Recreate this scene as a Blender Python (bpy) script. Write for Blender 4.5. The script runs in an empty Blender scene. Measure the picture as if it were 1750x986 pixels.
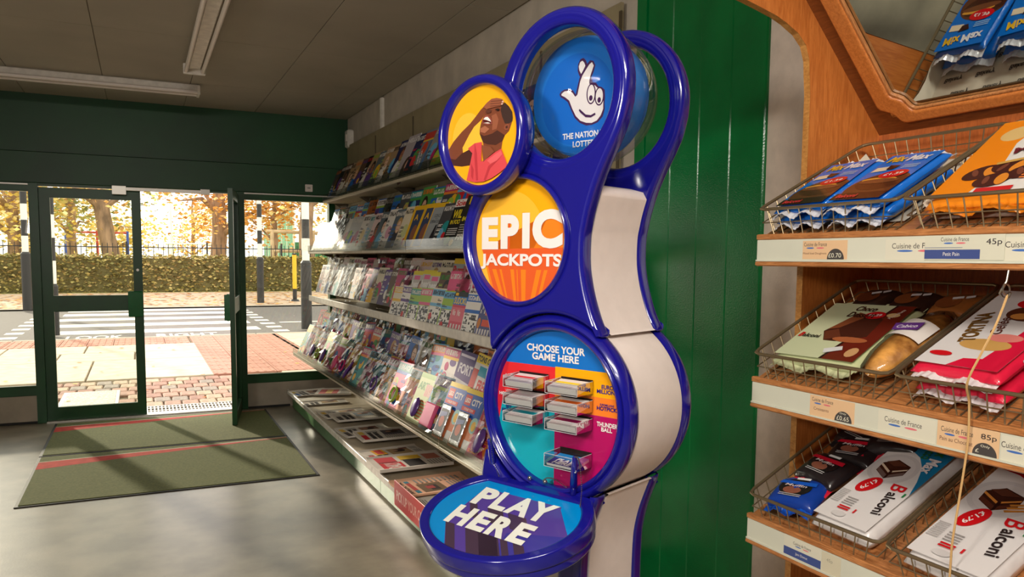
import bpy, math, random
from mathutils import Matrix, Vector
random.seed(7)
sc = bpy.context.scene
col = sc.collection

# ------------------------------------------------------------------ camera
YAW, PIT, ROL, FPX, CYP, EYE = math.radians(25.42), math.radians(4.9024), math.radians(.5318), 1337.5, 557.3, 1.46
_f = Vector((math.sin(YAW)*math.cos(PIT), math.cos(YAW)*math.cos(PIT), -math.sin(PIT)))
_r = Vector((math.cos(YAW), -math.sin(YAW), 0)); _u = _r.cross(_f)
_r, _u = math.cos(ROL)*_r + math.sin(ROL)*_u, -math.sin(ROL)*_r + math.cos(ROL)*_u
cam = bpy.data.cameras.new('camera'); camo = bpy.data.objects.new('camera', cam); col.objects.link(camo)
camo.matrix_world = Matrix(((_r.x, _u.x, -_f.x, 0), (_r.y, _u.y, -_f.y, 0), (_r.z, _u.z, -_f.z, EYE), (0, 0, 0, 1)))
cam.sensor_width = 36; cam.lens = FPX/1750*36; cam.shift_y = (CYP-493)/1750; cam.clip_start = .02; cam.clip_end = 500
sc.camera = camo
sc.cycles.transparent_max_bounces = 40

# ------------------------------------------------------------------ world, sun, exposure
def lin(c):
    return tuple(((v/255)/12.92 if v/255 <= .04045 else ((v/255+.055)/1.055)**2.4) for v in c[:3])
w = bpy.data.worlds.new('sky'); sc.world = w; w.use_nodes = True
bg = w.node_tree.nodes['Background']
bg.inputs['Color'].default_value = (1.0, .955, .88, 1); bg.inputs['Strength'].default_value = 2.7
sun = bpy.data.lights.new('sun', 'SUN'); sun.energy = 5.0; sun.color = (1, .86, .70); sun.angle = math.radians(2.2)
suno = bpy.data.objects.new('sun', sun); col.objects.link(suno)
SAZ, SEL = math.radians(18), math.radians(15.5)
sd = Vector((-math.sin(SAZ)*math.cos(SEL), math.cos(SAZ)*math.cos(SEL), math.sin(SEL)))
suno.rotation_euler = sd.to_track_quat('Z', 'Y').to_euler(); suno.location = sd*60
vs = sc.view_settings; vs.view_transform = 'Standard'; vs.look = 'None'; vs.exposure = -0.12; vs.gamma = 1; vs.use_curve_mapping = False
def area_light(name, loc, target, size, sizey, power, color):
    l = bpy.data.lights.new(name, 'AREA'); l.shape = 'RECTANGLE'; l.size = size; l.size_y = sizey; l.energy = power; l.color = color
    o = bpy.data.objects.new(name, l); col.objects.link(o); o.location = loc
    o.rotation_euler = (Vector(loc)-Vector(target)).to_track_quat('Z', 'Y').to_euler()
    return o
KEY_POS = (-1.55, .42, 1.98)
area_light('added_key_light', KEY_POS, (1.2, 2.0, 1.45), .34, .34, 40, (1, .93, .85))  # key light in place of a strobe, from an added lamp out of view
area_light('ceiling_tube_light', (-.7, -1.2, 2.68), (-.7, -1.2, 0), 1.3, .12, 26, (1, .93, .84))
area_light('ceiling_tube_light', (-.1, -.35, 2.66), (1.6, 1.7, 1.25), 1.0, .14, 48, (1, .93, .84))

# ------------------------------------------------------------------ materials
MATS = {}
def _nt(name):
    m = bpy.data.materials.new(name); m.use_nodes = True
    nt = m.node_tree; return m, nt, nt.nodes['Principled BSDF']
def mat(name, c, rough=.5, metal=0, var=0, scale=8, bump=0, bscale=60, coat=0, spec=.5, stretch=None, c2=None, detail=4):
    """plain or mottled procedural surface"""
    if name in MATS: return MATS[name]
    m, nt, b = _nt(name); L = nt.links; N = nt.nodes
    b.inputs['Base Color'].default_value = (*lin(c), 1); b.inputs['Roughness'].default_value = rough
    b.inputs['Metallic'].default_value = metal; b.inputs['Specular IOR Level'].default_value = spec
    if coat: b.inputs['Coat Weight'].default_value = coat; b.inputs['Coat Roughness'].default_value = .06
    tc = N.new('ShaderNodeTexCoord'); mp = N.new('ShaderNodeMapping'); L.new(tc.outputs['Object'], mp.inputs['Vector'])
    if stretch: mp.inputs['Scale'].default_value = stretch
    if var or c2:
        n = N.new('ShaderNodeTexNoise'); n.inputs['Scale'].default_value = scale; n.inputs['Detail'].default_value = detail
        L.new(mp.outputs['Vector'], n.inputs['Vector'])
        r = N.new('ShaderNodeValToRGB'); L.new(n.outputs['Fac'], r.inputs['Fac'])
        a = tuple(max(0, v*(1-var)) for v in c); bb = c2 or tuple(min(255, v*(1+var)) for v in c)
        r.color_ramp.elements[0].position = .33; r.color_ramp.elements[1].position = .67
        r.color_ramp.elements[0].color = (*lin(a), 1); r.color_ramp.elements[1].color = (*lin(bb), 1)
        L.new(r.outputs['Color'], b.inputs['Base Color'])
    if bump:
        n2 = N.new('ShaderNodeTexNoise'); n2.inputs['Scale'].default_value = bscale; n2.inputs['Detail'].default_value = 2
        L.new(mp.outputs['Vector'], n2.inputs['Vector'])
        bp = N.new('ShaderNodeBump'); bp.inputs['Strength'].default_value = bump; bp.inputs['Distance'].default_value = .01
        L.new(n2.outputs['Fac'], bp.inputs['Height']); L.new(bp.outputs['Normal'], b.inputs['Normal'])
    MATS[name] = m; return m
def printmat(name, rough, spec=.5, coat=0):
    if name in MATS: return MATS[name]
    m, nt, b = _nt(name); a = nt.nodes.new('ShaderNodeAttribute'); a.attribute_name = 'Col'
    nt.links.new(a.outputs['Color'], b.inputs['Base Color']); b.inputs['Roughness'].default_value = rough
    b.inputs['Specular IOR Level'].default_value = spec
    if coat: b.inputs['Coat Weight'].default_value = coat; b.inputs['Coat Roughness'].default_value = .05
    MATS[name] = m; return m
def clear(name, gloss, rough, tint=(255, 255, 255), fres=1.45):
    """thin clear sheet: passes light straight, mirrors by Fresnel"""
    if name in MATS: return MATS[name]
    m = bpy.data.materials.new(name); m.use_nodes = True; nt = m.node_tree; N = nt.nodes; L = nt.links; N.clear()
    o = N.new('ShaderNodeOutputMaterial'); mx = N.new('ShaderNodeMixShader'); t = N.new('ShaderNodeBsdfTransparent'); g = N.new('ShaderNodeBsdfGlossy')
    t.inputs['Color'].default_value = (*lin(tint), 1); g.inputs['Roughness'].default_value = rough
    fr = N.new('ShaderNodeFresnel'); fr.inputs['IOR'].default_value = fres
    ma = N.new('ShaderNodeMath'); ma.operation = 'MULTIPLY'; ma.inputs[1].default_value = gloss; ma.use_clamp = True
    L.new(fr.outputs['Fac'], ma.inputs[0]); L.new(ma.outputs['Value'], mx.inputs['Fac'])
    L.new(t.outputs['BSDF'], mx.inputs[1]); L.new(g.outputs['BSDF'], mx.inputs[2]); L.new(mx.outputs['Shader'], o.inputs['Surface'])
    MATS[name] = m; return m
def wood(name, c1, c2, stretch=(3, 3, 22), rough=.38):
    if name in MATS: return MATS[name]
    m, nt, b = _nt(name); L = nt.links; N = nt.nodes
    tc = N.new('ShaderNodeTexCoord'); mp = N.new('ShaderNodeMapping'); L.new(tc.outputs['Object'], mp.inputs['Vector'])
    mp.inputs['Scale'].default_value = stretch
    n = N.new('ShaderNodeTexNoise'); n.inputs['Scale'].default_value = 9; n.inputs['Detail'].default_value = 8; n.inputs['Roughness'].default_value = .65; n.inputs['Distortion'].default_value = .8
    L.new(mp.outputs['Vector'], n.inputs['Vector'])
    r = N.new('ShaderNodeValToRGB'); L.new(n.outputs['Fac'], r.inputs['Fac'])
    r.color_ramp.elements[0].position = .36; r.color_ramp.elements[1].position = .62
    r.color_ramp.elements[0].color = (*lin(c1), 1); r.color_ramp.elements[1].color = (*lin(c2), 1)
    L.new(r.outputs['Color'], b.inputs['Base Color']); b.inputs['Roughness'].default_value = rough
    MATS[name] = m; return m
def glow(name, c, s):
    m = bpy.data.materials.new(name); m.use_nodes = True; b = m.node_tree.nodes['Principled BSDF']
    b.inputs['Emission Color'].default_value = (*lin(c), 1); b.inputs['Emission Strength'].default_value = s
    b.inputs['Base Color'].default_value = (*lin(c), 1); return m

M_FLOOR = mat('vinyl_floor', (146, 139, 124), .32, var=.11, scale=4.5, bump=.03, bscale=90, detail=10)
M_CEIL = mat('ceiling_board', (172, 164, 150), .9, var=.03, scale=2)
M_CEILJ = mat('ceiling_joint', (150, 142, 126), .9)
M_WALL = mat('painted_plaster', (188, 178, 164), .85, var=.05, scale=6, bump=.06, bscale=120)
M_WHITEWALL = mat('pale_plaster', (228, 212, 198), .8, var=.04, scale=14, bump=.12, bscale=160)
M_GREEN = mat('green_gloss_paint', (0, 112, 54), .17, var=.06, scale=5, bump=.10, bscale=210, spec=.55)
M_DGREEN = mat('green_frame_paint', (8, 74, 32), .38, var=.1, scale=4)
M_FASC = mat('green_fascia_paint', (10, 70, 34), .45, var=.12, scale=2)
M_PLINTH = mat('plinth_render', (176, 166, 150), .85, var=.06, scale=5)
M_GLASS = clear('window_glass', 1.0, .01, (246, 248, 244))
M_METAL = mat('satin_steel', (176, 172, 164), .35, 1)
M_ALU = mat('mill_aluminium', (205, 200, 192), .42, .9)
M_DARK = mat('black_rubber', (26, 26, 26), .6)
M_BLUE = mat('blue_moulded_plastic', (20, 20, 132), .16, coat=.5, spec=.55)
M_WHITEP = mat('white_moulded_plastic', (240, 230, 224), .42, var=.01, scale=30)
M_PRINT = printmat('satin_print', .34)
M_PRINTG = printmat('gloss_print', .16, coat=.3)
M_COVER = printmat('magazine_print', .4, .14)
M_NEWS = printmat('newsprint', .85, .2)
M_FILM = clear('clear_film', .75, .06, (250, 250, 250), 1.5)
M_ACRYL = clear('clear_acrylic', .7, .02, (236, 238, 240), 1.45)
M_LIPC = clear('clear_lip_strip', .35, .12, (226, 226, 222), 1.4)
M_PAGES = mat('page_edges', (226, 222, 214), .8)
M_RBACK = mat('olive_back_panel', (150, 138, 108), .6, var=.04, scale=6)
M_CREAM = mat('cream_steel_shelf', (196, 184, 162), .45, var=.04, scale=12)
M_LIP = mat('white_shelf_lip', (226, 220, 210), .5, var=.05, scale=20)
M_KICK = mat('green_kick_steel', (92, 140, 84), .4, var=.05, scale=8)
M_WOOD = wood('oak_veneer', (178, 100, 42), (204, 124, 58), (14, 14, 1.5))
M_WOODE = wood('oak_edge', (150, 92, 48), (196, 132, 78), (20, 2, 20))
M_WOODD = wood('dark_oak_veneer', (104, 54, 22), (128, 70, 30), (2, 14, 14))
M_STRIP = mat('label_strip_plastic', (208, 208, 190), .3, var=.02, scale=5)
M_WIRE = mat('bronze_wire', (146, 128, 98), .36, .75)
M_MIRROR = mat('mirror_glass', (205, 210, 205), .02, 1)

# ------------------------------------------------------------------ mesh builder
class MB:
    def __init__(s): s.v = []; s.f = []; s.m = []; s.c = []
    def add(s, vs, fs, m=0, c=None):
        k = len(s.v); s.v += [tuple(p) for p in vs]
        for f in fs: s.f.append(tuple(i+k for i in f)); s.m.append(m); s.c.append(c)
        return s
    def box(s, x0, x1, y0, y1, z0, z1, m=0, c=None):
        v = [(x0, y0, z0), (x1, y0, z0), (x1, y1, z0), (x0, y1, z0), (x0, y0, z1), (x1, y0, z1), (x1, y1, z1), (x0, y1, z1)]
        return s.add(v, [(0, 3, 2, 1), (4, 5, 6, 7), (0, 1, 5, 4), (1, 2, 6, 5), (2, 3, 7, 6), (3, 0, 4, 7)], m, c)
    def cbox(s, x0, x1, y0, y1, z0, z1, ch=.003, m=0, c=None):
        """box with chamfered top/side edges"""
        v = []
        for z, i in ((z0, ch), (z0+ch, 0), (z1-ch, 0), (z1, ch)):
            for (x, y, sx, sy) in ((x0, y0, 1, 1), (x1, y0, -1, 1), (x1, y1, -1, -1), (x0, y1, 1, -1)):
                v.append((x+sx*i, y+sy*i, z))
        f = [(3, 2, 1, 0), (12, 13, 14, 15)]
        for r in range(3):
            for k in range(4): f.append((r*4+k, r*4+(k+1) % 4, r*4+4+(k+1) % 4, r*4+4+k))
        return s.add(v, f, m, c)
    def ring(s, rings, closed=True, cap=True, m=0, c=None):
        n = len(rings[0]); v = [p for r in rings for p in r]; f = []
        for i in range(len(rings)-1):
            for k in range(n if closed else n-1):
                k2 = (k+1) % n; f.append((i*n+k, i*n+k2, (i+1)*n+k2, (i+1)*n+k))
        if cap: f.append(tuple(range(n-1, -1, -1))); f.append(tuple((len(rings)-1)*n+k for k in range(n)))
        return s.add(v, f, m, c)
    def tube(s, pts, r, n=8, m=0, c=None, closed=False):
        pts = [Vector(p) for p in pts]; rr = r if isinstance(r, (list, tuple)) else [r]*len(pts); rings = []
        up = None
        for i, p in enumerate(pts):
            if closed: t = (pts[(i+1) % len(pts)]-pts[i-1])
            else: t = (pts[min(i+1, len(pts)-1)]-pts[max(i-1, 0)])
            t.normalize()
            if up is None: up = Vector((0, 0, 1)) if abs(t.z) < .9 else Vector((1, 0, 0))
            a = t.cross(up); a.normalize(); up = a.cross(t); up.normalize()
            rings.append([tuple(p+rr[i]*(math.cos(q)*a+math.sin(q)*up)) for q in [2*math.pi*k/n for k in range(n)]])
        if closed: rings.append(rings[0])
        return s.ring(rings, True, not closed, m, c)
    def lathe(s, prof, cx, cy, n=48, m=0, c=None):
        """profile (r, z) turned about the local z axis through (cx, cy)"""
        rings = [[(cx+r*math.cos(2*math.pi*k/n), cy+r*math.sin(2*math.pi*k/n), z) for k in range(n)] for r, z in prof]
        return s.ring(rings, True, False, m, c)
    def ball(s, ctr, rx, ry=None, rz=None, n=12, k=8, m=0, c=None, M=None):
        ry = ry or rx; rz = rz or rx; rings = []
        for j in range(1, k):
            a = math.pi*j/k-math.pi/2
            rings.append([(ctr[0]+rx*math.cos(a)*math.cos(2*math.pi*i/n), ctr[1]+ry*math.cos(a)*math.sin(2*math.pi*i/n), ctr[2]+rz*math.sin(a)) for i in range(n)])
        if M: rings = [[tuple(M @ Vector(p)) for p in r] for r in rings]
        return s.ring(rings, True, True, m, c)
    def build(s, name, mats, parent=None, M=None, smooth=False, ang=40, local=True):
        me = bpy.data.meshes.new(name); me.from_pydata(s.v, [], s.f)
        if not isinstance(mats, (list, tuple)): mats = [mats]
        for m in mats: me.materials.append(m)
        if len(mats) > 1: me.polygons.foreach_set('material_index', s.m)
        if any(c is not None for c in s.c):
            at = me.color_attributes.new('Col', 'FLOAT_COLOR', 'CORNER'); arr = []
            for f, c in zip(s.f, s.c): arr += list((*lin(c or (200, 200, 200)), 1))*len(f)
            at.data.foreach_set('color', arr)
        if smooth:
            me.polygons.foreach_set('use_smooth', [True]*len(me.polygons)); me.set_sharp_from_angle(angle=math.radians(ang))
        me.update()
        return link(name, me, parent, M)
def link(name, me, parent=None, M=None):
    o = bpy.data.objects.new(name, me); col.objects.link(o)
    if M is not None: o.matrix_basis = M
    if parent is not None: o.parent = parent
    return o
def tag(o, label=None, cat=None, group=None, kind=None):
    if label: o['label'] = label
    if cat: o['category'] = cat
    if group: o['group'] = group
    if kind: o['kind'] = kind
    return o
def empty(name, M=None, label=None, cat=None, group=None, kind=None):
    o = bpy.data.objects.new(name, None); col.objects.link(o); o.empty_display_size = .05
    if M is not None: o.matrix_basis = M
    return tag(o, label, cat, group, kind)
def T(x, y, z): return Matrix.Translation((x, y, z))
def basis(o, x, y, z):
    return Matrix(((x[0], y[0], z[0], o[0]), (x[1], y[1], z[1], o[1]), (x[2], y[2], z[2], o[2]), (0, 0, 0, 1)))
def RZ(a): return Matrix.Rotation(a, 4, 'Z')

# ------------------------------------------------------------------ flat print: layered polygons and lettering
_TC = {}
def glyphs(s, bold=0.0, shear=0.0):
    k = (s, bold, shear)
    if k not in _TC:
        cu = bpy.data.curves.new('lettering', 'FONT'); cu.body = s; cu.size = 1; cu.offset = bold; cu.shear = shear; cu.resolution_u = 5
        o = bpy.data.objects.new('lettering', cu); col.objects.link(o)
        me = bpy.data.meshes.new_from_object(o.evaluated_get(bpy.context.evaluated_depsgraph_get()))
        v = [tuple(p.co[:2]) for p in me.vertices]; f = [tuple(p.vertices) for p in me.polygons]
        bpy.data.objects.remove(o); bpy.data.curves.remove(cu); bpy.data.meshes.remove(me)
        xs = [p[0] for p in v]; ys = [p[1] for p in v]
        x0, y0, dx, dy = min(xs), min(ys), max(xs)-min(xs), max(ys)-min(ys)
        _TC[k] = ([((p[0]-x0)/dx, (p[1]-y0)/dy) for p in v], f, dx/dy)
    return _TC[k]
def clip(poly, conv):
    """Sutherland-Hodgman against a convex counter-clockwise polygon"""
    out = poly
    for i in range(len(conv)):
        a, b = conv[i], conv[(i+1) % len(conv)]; inp, out = out, []
        if not inp: return []
        sd_ = lambda p: (b[0]-a[0])*(p[1]-a[1])-(b[1]-a[1])*(p[0]-a[0])
        for k in range(len(inp)):
            p, q = inp[k-1], inp[k]; dp, dq = sd_(p), sd_(q)
            if (dp >= 0) != (dq >= 0):
                t = dp/(dp-dq); out.append((p[0]+t*(q[0]-p[0]), p[1]+t*(q[1]-p[1])))
            if dq >= 0: out.append(q)
    return out
def ell(cx, cy, a, b=None, n=32, t0=0, t1=2*math.pi):
    b = b or a; full = abs(t1-t0-2*math.pi) < 1e-6
    return [(cx+a*math.cos(t0+(t1-t0)*k/(n if full else n-1)), cy+b*math.sin(t0+(t1-t0)*k/(n if full else n-1))) for k in range(n)]
class Pr:
    def __init__(s, dz=.00014, z0=.0003): s.b = MB(); s.z = z0; s.dz = dz; s.cl = None
    def poly(s, pts, c, step=True):
        if s.cl: pts = clip(list(pts), s.cl)
        if len(pts) < 3: return s
        a = sum(pts[i-1][0]*pts[i][1]-pts[i][0]*pts[i-1][1] for i in range(len(pts)))
        if a < 0: pts = list(pts)[::-1]
        s.b.add([(x, y, s.z) for x, y in pts], [tuple(range(len(pts)))], 0, c)
        if step: s.z += s.dz
        return s
    def rect(s, x0, y0, x1, y1, c, step=True): return s.poly([(x0, y0), (x1, y0), (x1, y1), (x0, y1)], c, step)
    def rects(s, L, c):
        for r in L: s.rect(*r, c, step=False)
        s.z += s.dz; return s
    def ell(s, cx, cy, a, b=None, c=None, n=28): return s.poly(ell(cx, cy, a, b, n), c)
    def text(s, t, x, y, w_, h, c, bold=.0, shear=0, rot=0, map=None):
        """fit the string into the box x..x+w, y..y+h (w None keeps the font's width)"""
        v, f, asp = glyphs(t, bold, shear)
        if w_ is None: w_ = h*asp
        if rot:
            ca, sa = math.cos(rot), math.sin(rot)
            P = [(x+(a*w_)*ca-(b*h)*sa, y+(a*w_)*sa+(b*h)*ca, s.z) for a, b in v]
        else: P = [(x+a*w_, y+b*h, s.z) for a, b in v]
        if map: P = [(*map(p[0], p[1]), s.z) for p in P]
        s.b.add(P, f, 0, c); s.z += s.dz; return s
    def build(s, name, parent=None, M=None, m=None): return s.b.build(name, m or M_PRINT, parent, M)
def flat_shape(name, splines, half, bev, mt, parent, M=None, res=3):
    """plate with rounded edges from closed outlines (first outer, then holes), lying in local xy"""
    cu = bpy.data.curves.new(name, 'CURVE'); cu.dimensions = '2D'; cu.fill_mode = 'BOTH'
    cu.extrude = half-bev; cu.bevel_depth = bev; cu.bevel_resolution = res; cu.offset = -bev
    for pts in splines:
        sp = cu.splines.new('POLY'); sp.points.add(len(pts)-1); sp.use_cyclic_u = True
        for q, p in zip(sp.points, pts): q.co = (p[0], p[1], 0, 1)
    o = bpy.data.objects.new(name, cu); col.objects.link(o)
    me = bpy.data.meshes.new_from_object(o.evaluated_get(bpy.context.evaluated_depsgraph_get()))
    bpy.data.objects.remove(o); bpy.data.curves.remove(cu); me.name = name
    me.materials.clear(); me.materials.append(mt)
    me.polygons.foreach_set('use_smooth', [True]*len(me.polygons)); me.set_sharp_from_angle(angle=math.radians(35))
    return link(name, me, parent, M)
def smooth_pts(P, n=5, closed=False):
    out = []; m = len(P)
    for i in range(m if closed else m-1):
        p0, p1, p2, p3 = (P[(i-1) % m] if closed or i else P[0]), P[i], P[(i+1) % m], (P[(i+2) % m] if closed or i+2 < m else P[-1])
        for k in range(n):
            t = k/n
            out.append(tuple(.5*((2*p1[j])+(-p0[j]+p2[j])*t+(2*p0[j]-5*p1[j]+4*p2[j]-p3[j])*t*t+(-p0[j]+3*p1[j]-3*p2[j]+p3[j])*t**3) for j in range(len(p1))))
    if not closed: out.append(tuple(P[-1]))
    return out
ORD = 'first second third fourth fifth sixth seventh eighth ninth tenth eleventh twelfth thirteenth fourteenth fifteenth sixteenth seventeenth eighteenth nineteenth twentieth'.split()
ORD += ['twenty-'+o for o in ORD[:9]]+['thirtieth']+['thirty-'+o for o in ORD[:9]]+['fortieth']

# ================================================================== THE SETTING
WX, FY, CZ = 1.893, 7.80, 2.81
LX, BY = -2.6, -4.2
tag(MB().box(LX-.1, WX+.1, BY-.1, FY+.16, -.1, 0).build('floor', M_FLOOR), kind='structure')
wr = tag(MB().box(WX, WX+.12, BY-.1, FY+.16, 0, CZ+.1).build('wall_right', M_WALL), kind='structure')
MB().box(WX-.002, WX+.01, 1.40, 2.03, 0, CZ).build('plaster_face', M_WHITEWALL, wr)
# green tongue-and-groove boarding on the right wall
ys = [2.022, 2.19, 2.36, 2.53, 2.70]
for a, b in zip(ys[:-1], ys[1:]):
    v = [(WX-.016, a+.004), (WX-.016, b-.004), (WX-.011, b), (WX, b), (WX, a), (WX-.011, a)]
    MB().ring([[(x, y, z) for x, y in v] for z in (0, CZ-.01)]).build('board', M_GREEN, wr)
MB().cbox(WX-.022, WX, 2.702, 2.768, 0, CZ-.01, .003).build('board', M_GREEN, wr)
tag(MB().box(LX-.1, LX, BY-.1, FY+.16, 0, CZ+.1).build('wall_left', M_WALL), kind='structure')
tag(MB().box(LX, WX, BY-.1, BY, 0, CZ+.1).build('wall_back', M_WALL), kind='structure')
ce = tag(MB().box(LX-.1, WX+.1, BY-.1, FY+.16, CZ+.008, CZ+.12).build('ceiling', M_CEILJ), kind='structure')
xs = [LX]+[1.63-.615*k for k in range(6, -1, -1)]+[WX-.012]; yy = [FY]+[6.74-1.37*k for k in range(8)]+[BY]
for i in range(len(xs)-1):
    for j in range(len(yy)-1):
        if yy[j]-yy[j+1] < .05: continue
        MB().cbox(xs[i]+.0025, xs[i+1]-.0025, yy[j+1]+.0025, yy[j]-.0025, CZ, CZ+.012, .0012).build('ceiling_tile', M_CEIL, ce)
# front wall: fascia, plinths
wf = tag(MB().box(LX, WX, FY, FY+.16, 2.33, CZ+.1).build('wall_front', M_FASC), kind='structure')
MB().cbox(LX, WX, FY-.03, FY+.16, 2.065, 2.325, .004).build('fascia_box', M_FASC, wf)
MB().box(LX, -.835, FY+.01, FY+.14, 0, .245).build('plinth', M_PLINTH, wf)
MB().box(.905, WX, FY+.01, FY+.14, 0, .245).build('plinth', M_PLINTH, wf)
MB().box(1.76, WX, FY+.02, FY+.14, .245, 2.07).build('end_panel', M_CREAM, wf)
MB().cbox(LX, -.835, FY, FY+.03, 0, .02, .003).build('skirting', M_DARK, wf)
MB().cbox(.905, 1.30, FY, FY+.03, 0, .02, .003).build('skirting', M_DARK, wf)
# door frame posts and head
tr = tag(MB().cbox(-.835, -.765, FY-.01, FY+.10, 0, 2.07, .004).build('trim_1', M_DGREEN), kind='structure')
tag(MB().cbox(.845, .905, FY-.01, FY+.10, 0, 2.07, .004).build('trim_2', M_DGREEN), kind='structure')
tag(MB().cbox(-.765, .845, FY, FY+.09, 2.045, 2.075, .003).build('trim_3', M_DGREEN), kind='structure')
tag(MB().box(-.765, .845, FY-.02, FY+.12, 0, .012).build('trim_4', M_ALU), kind='structure')
def window(n, x0, x1):
    wd = tag(MB().cbox(x0, x1, FY, FY+.09, .245, .325, .004).build('window_%d' % n, M_DGREEN), kind='structure')
    MB().cbox(x0, x1, FY-.012, FY+.02, .318, .334, .003).build('sill_bead', M_DGREEN, wd)
    MB().cbox(x0, x1, FY, FY+.09, 1.995, 2.07, .004).build('window_head', M_DGREEN, wd)
    MB().cbox(x0, x1, FY-.012, FY, 2.045, 2.06, .002).build('head_bead', M_ALU, wd)
    MB().box(x0, x1, FY+.045, FY+.051, .32, 2.0).build('pane', M_GLASS, wd)
    return wd
window(1, LX, -.835); w2 = window(2, .905, 1.70)
MB().cbox(1.70, 1.76, FY, FY+.09, .245, 2.07, .004).build('mullion', M_DGREEN, w2)
def door(n, M):
    """leaf: local x 0..0.79 from hinge to lock edge, y thickness, z up"""
    d = empty('door_%d' % n, M, kind='structure'); W_, H_ = .79, 2.035
    MB().cbox(0, .085, -.02, .02, .01, H_, .003).build('hinge_stile', M_DGREEN, d)
    MB().cbox(W_-.075, W_, -.02, .02, .01, H_, .003).build('lock_stile', M_DGREEN, d)
    MB().cbox(.085, W_-.075, -.02, .02, .01, .125, .003).build('bottom_rail', M_DGREEN, d)
    MB().cbox(.085, W_-.075, -.02, .02, .965, 1.105, .003).build('mid_rail', M_DGREEN, d)
    MB().cbox(.085, W_-.075, -.02, .02, H_-.085, H_, .003).build('top_rail', M_DGREEN, d)
    MB().box(.085, W_-.075, -.004, .004, .125, .965).build('pane', M_GLASS, d)
    MB().box(.085, W_-.075, -.004, .004, 1.105, H_-.085).build('pane', M_GLASS, d)
    pp = MB().cbox(W_-.125, W_-.005, -.05, -.02, .91, 1.14, .006).build('push_plate', M_GREEN, d)
    MB().cbox(W_-.035, W_-.012, -.066, -.05, .915, 1.135, .004).build('grip', M_GREEN, pp)
    MB().tube([(W_-.04, -.028, 1.33), (W_-.04, -.018, 1.33)], .012, 12).build('lock_cylinder', M_METAL, d, smooth=True)
    return d
door(1, T(-.767, FY+.05, 0)); 
ang = math.atan2(-.735, -.125)
door(2, T(.835, FY+.0, 0) @ RZ(ang))
dc = empty('door_closer', T(-.2, FY-.03, 2.02), 'aluminium door closer bar along the head of the shop doors', 'door closer')
MB().cbox(0, .11, -.03, .0, -.03, .05, .004).build('body', M_METAL, dc)
MB().cbox(.11, .72, -.02, -.002, .008, .04, .003).build('slide_track', M_ALU, dc)
MB().cbox(.72, .80, -.03, -.002, .0, .05, .003).build('end_bracket', M_METAL, dc)
# small things on the walls
s = empty('alarm_sensor', T(WX-.04, 7.62, 2.60), 'small cream alarm sensor box in the corner above the magazine rack', 'sensor')
MB().cbox(-.02, .04, -.05, .05, -.085, .085, .012).build('case', M_LIP, s); MB().cbox(-.026, -.02, -.03, .03, -.03, .04, .004).build('lens', M_WHITEP, s)
s = empty('wall_conduit', T(WX-.012, 6.55, 2.54), 'vertical cream conduit on the wall below the ceiling edge', 'conduit')
MB().cbox(-.012, .012, -.028, .028, 0, .26, .004).build('channel', M_LIP, s); MB().cbox(-.016, -.012, -.012, .012, 0, .26, .001).build('lid', M_LIP, s)
s = empty('pressel_switch', T(1.50, FY-.031, 2.125), 'small white switch plate on the green fascia above the right window', 'switch')
MB().cbox(-.035, .035, -.010, 0, -.035, .035, .004).build('plate', M_WHITEP, s); MB().cbox(-.014, .014, -.013, -.010, -.008, .008, .002).build('rocker', M_METAL, s)
def batten(name, M, ln, label, lit=False):
    b = empty(name, M, label, 'light')
    MB().cbox(-ln/2, ln/2, -.04, .04, -.05, 0, .006).build('spine', M_LIP, b)
    for y in (-.055, .055):
        MB().tube([(-ln/2+.02, y, -.062), (ln/2-.02, y, -.062)], .014, 10).build('tube', glow('lit_tube', (255, 244, 228), 6) if lit else M_WHITEP, b, smooth=True)
    for x in (-ln/2, ln/2-.02): MB().cbox(x, x+.02, -.072, .072, -.082, -.01, .003).build('end_cap', M_LIP, b)
    return b
batten('fluorescent_light', T(-.42, 6.82, CZ-.001), 1.78, 'unlit twin-tube ceiling light running along above the doors')
batten('fluorescent_light', T(.385, 4.90, CZ-.001) @ RZ(math.pi/2), 2.3, 'unlit twin-tube ceiling light running from the doors into the shop')
batten('fluorescent_light', T(-.7, -1.2, CZ-.001), 1.5, 'lit twin-tube ceiling light behind the viewpoint', True)
batten('fluorescent_light', T(-.1, -.35, CZ-.001), 1.5, 'lit twin-tube ceiling light above the viewpoint', True)
# added lamp out of view for the key light, standing in for a strobe
kl = empty('added_key_lamp', T(LX, .1, 2.0), 'added key lamp on a long arm from the left wall, out of view', 'lamp')
MB().cbox(0, .03, -.1, .1, -.1, .1, .006).build('backplate', M_METAL, kl)  # mount and arm made up to carry the added lamp
MB().tube([(.02, 0, 0), (.88, .28, .0)], .012, 8).build('arm', M_METAL, kl, smooth=True)
kd = (Vector((1.2, 2.0, 1.45))-Vector(KEY_POS)).normalized(); kx = kd.cross(Vector((0, 0, 1))).normalized(); ky = kx.cross(kd)
KM = T(-LX, -.1, -2.0) @ basis(Vector(KEY_POS)-kd*.03, kx, ky, -kd)
MB().box(-.19, .19, -.19, .19, 0, .06).build('housing', M_METAL, kl, KM)
MB().box(-.175, .175, -.175, .175, -.008, 0).build('diffuser', glow('added_lamp_diffuser', (255, 240, 220), 4), kl, KM)

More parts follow.
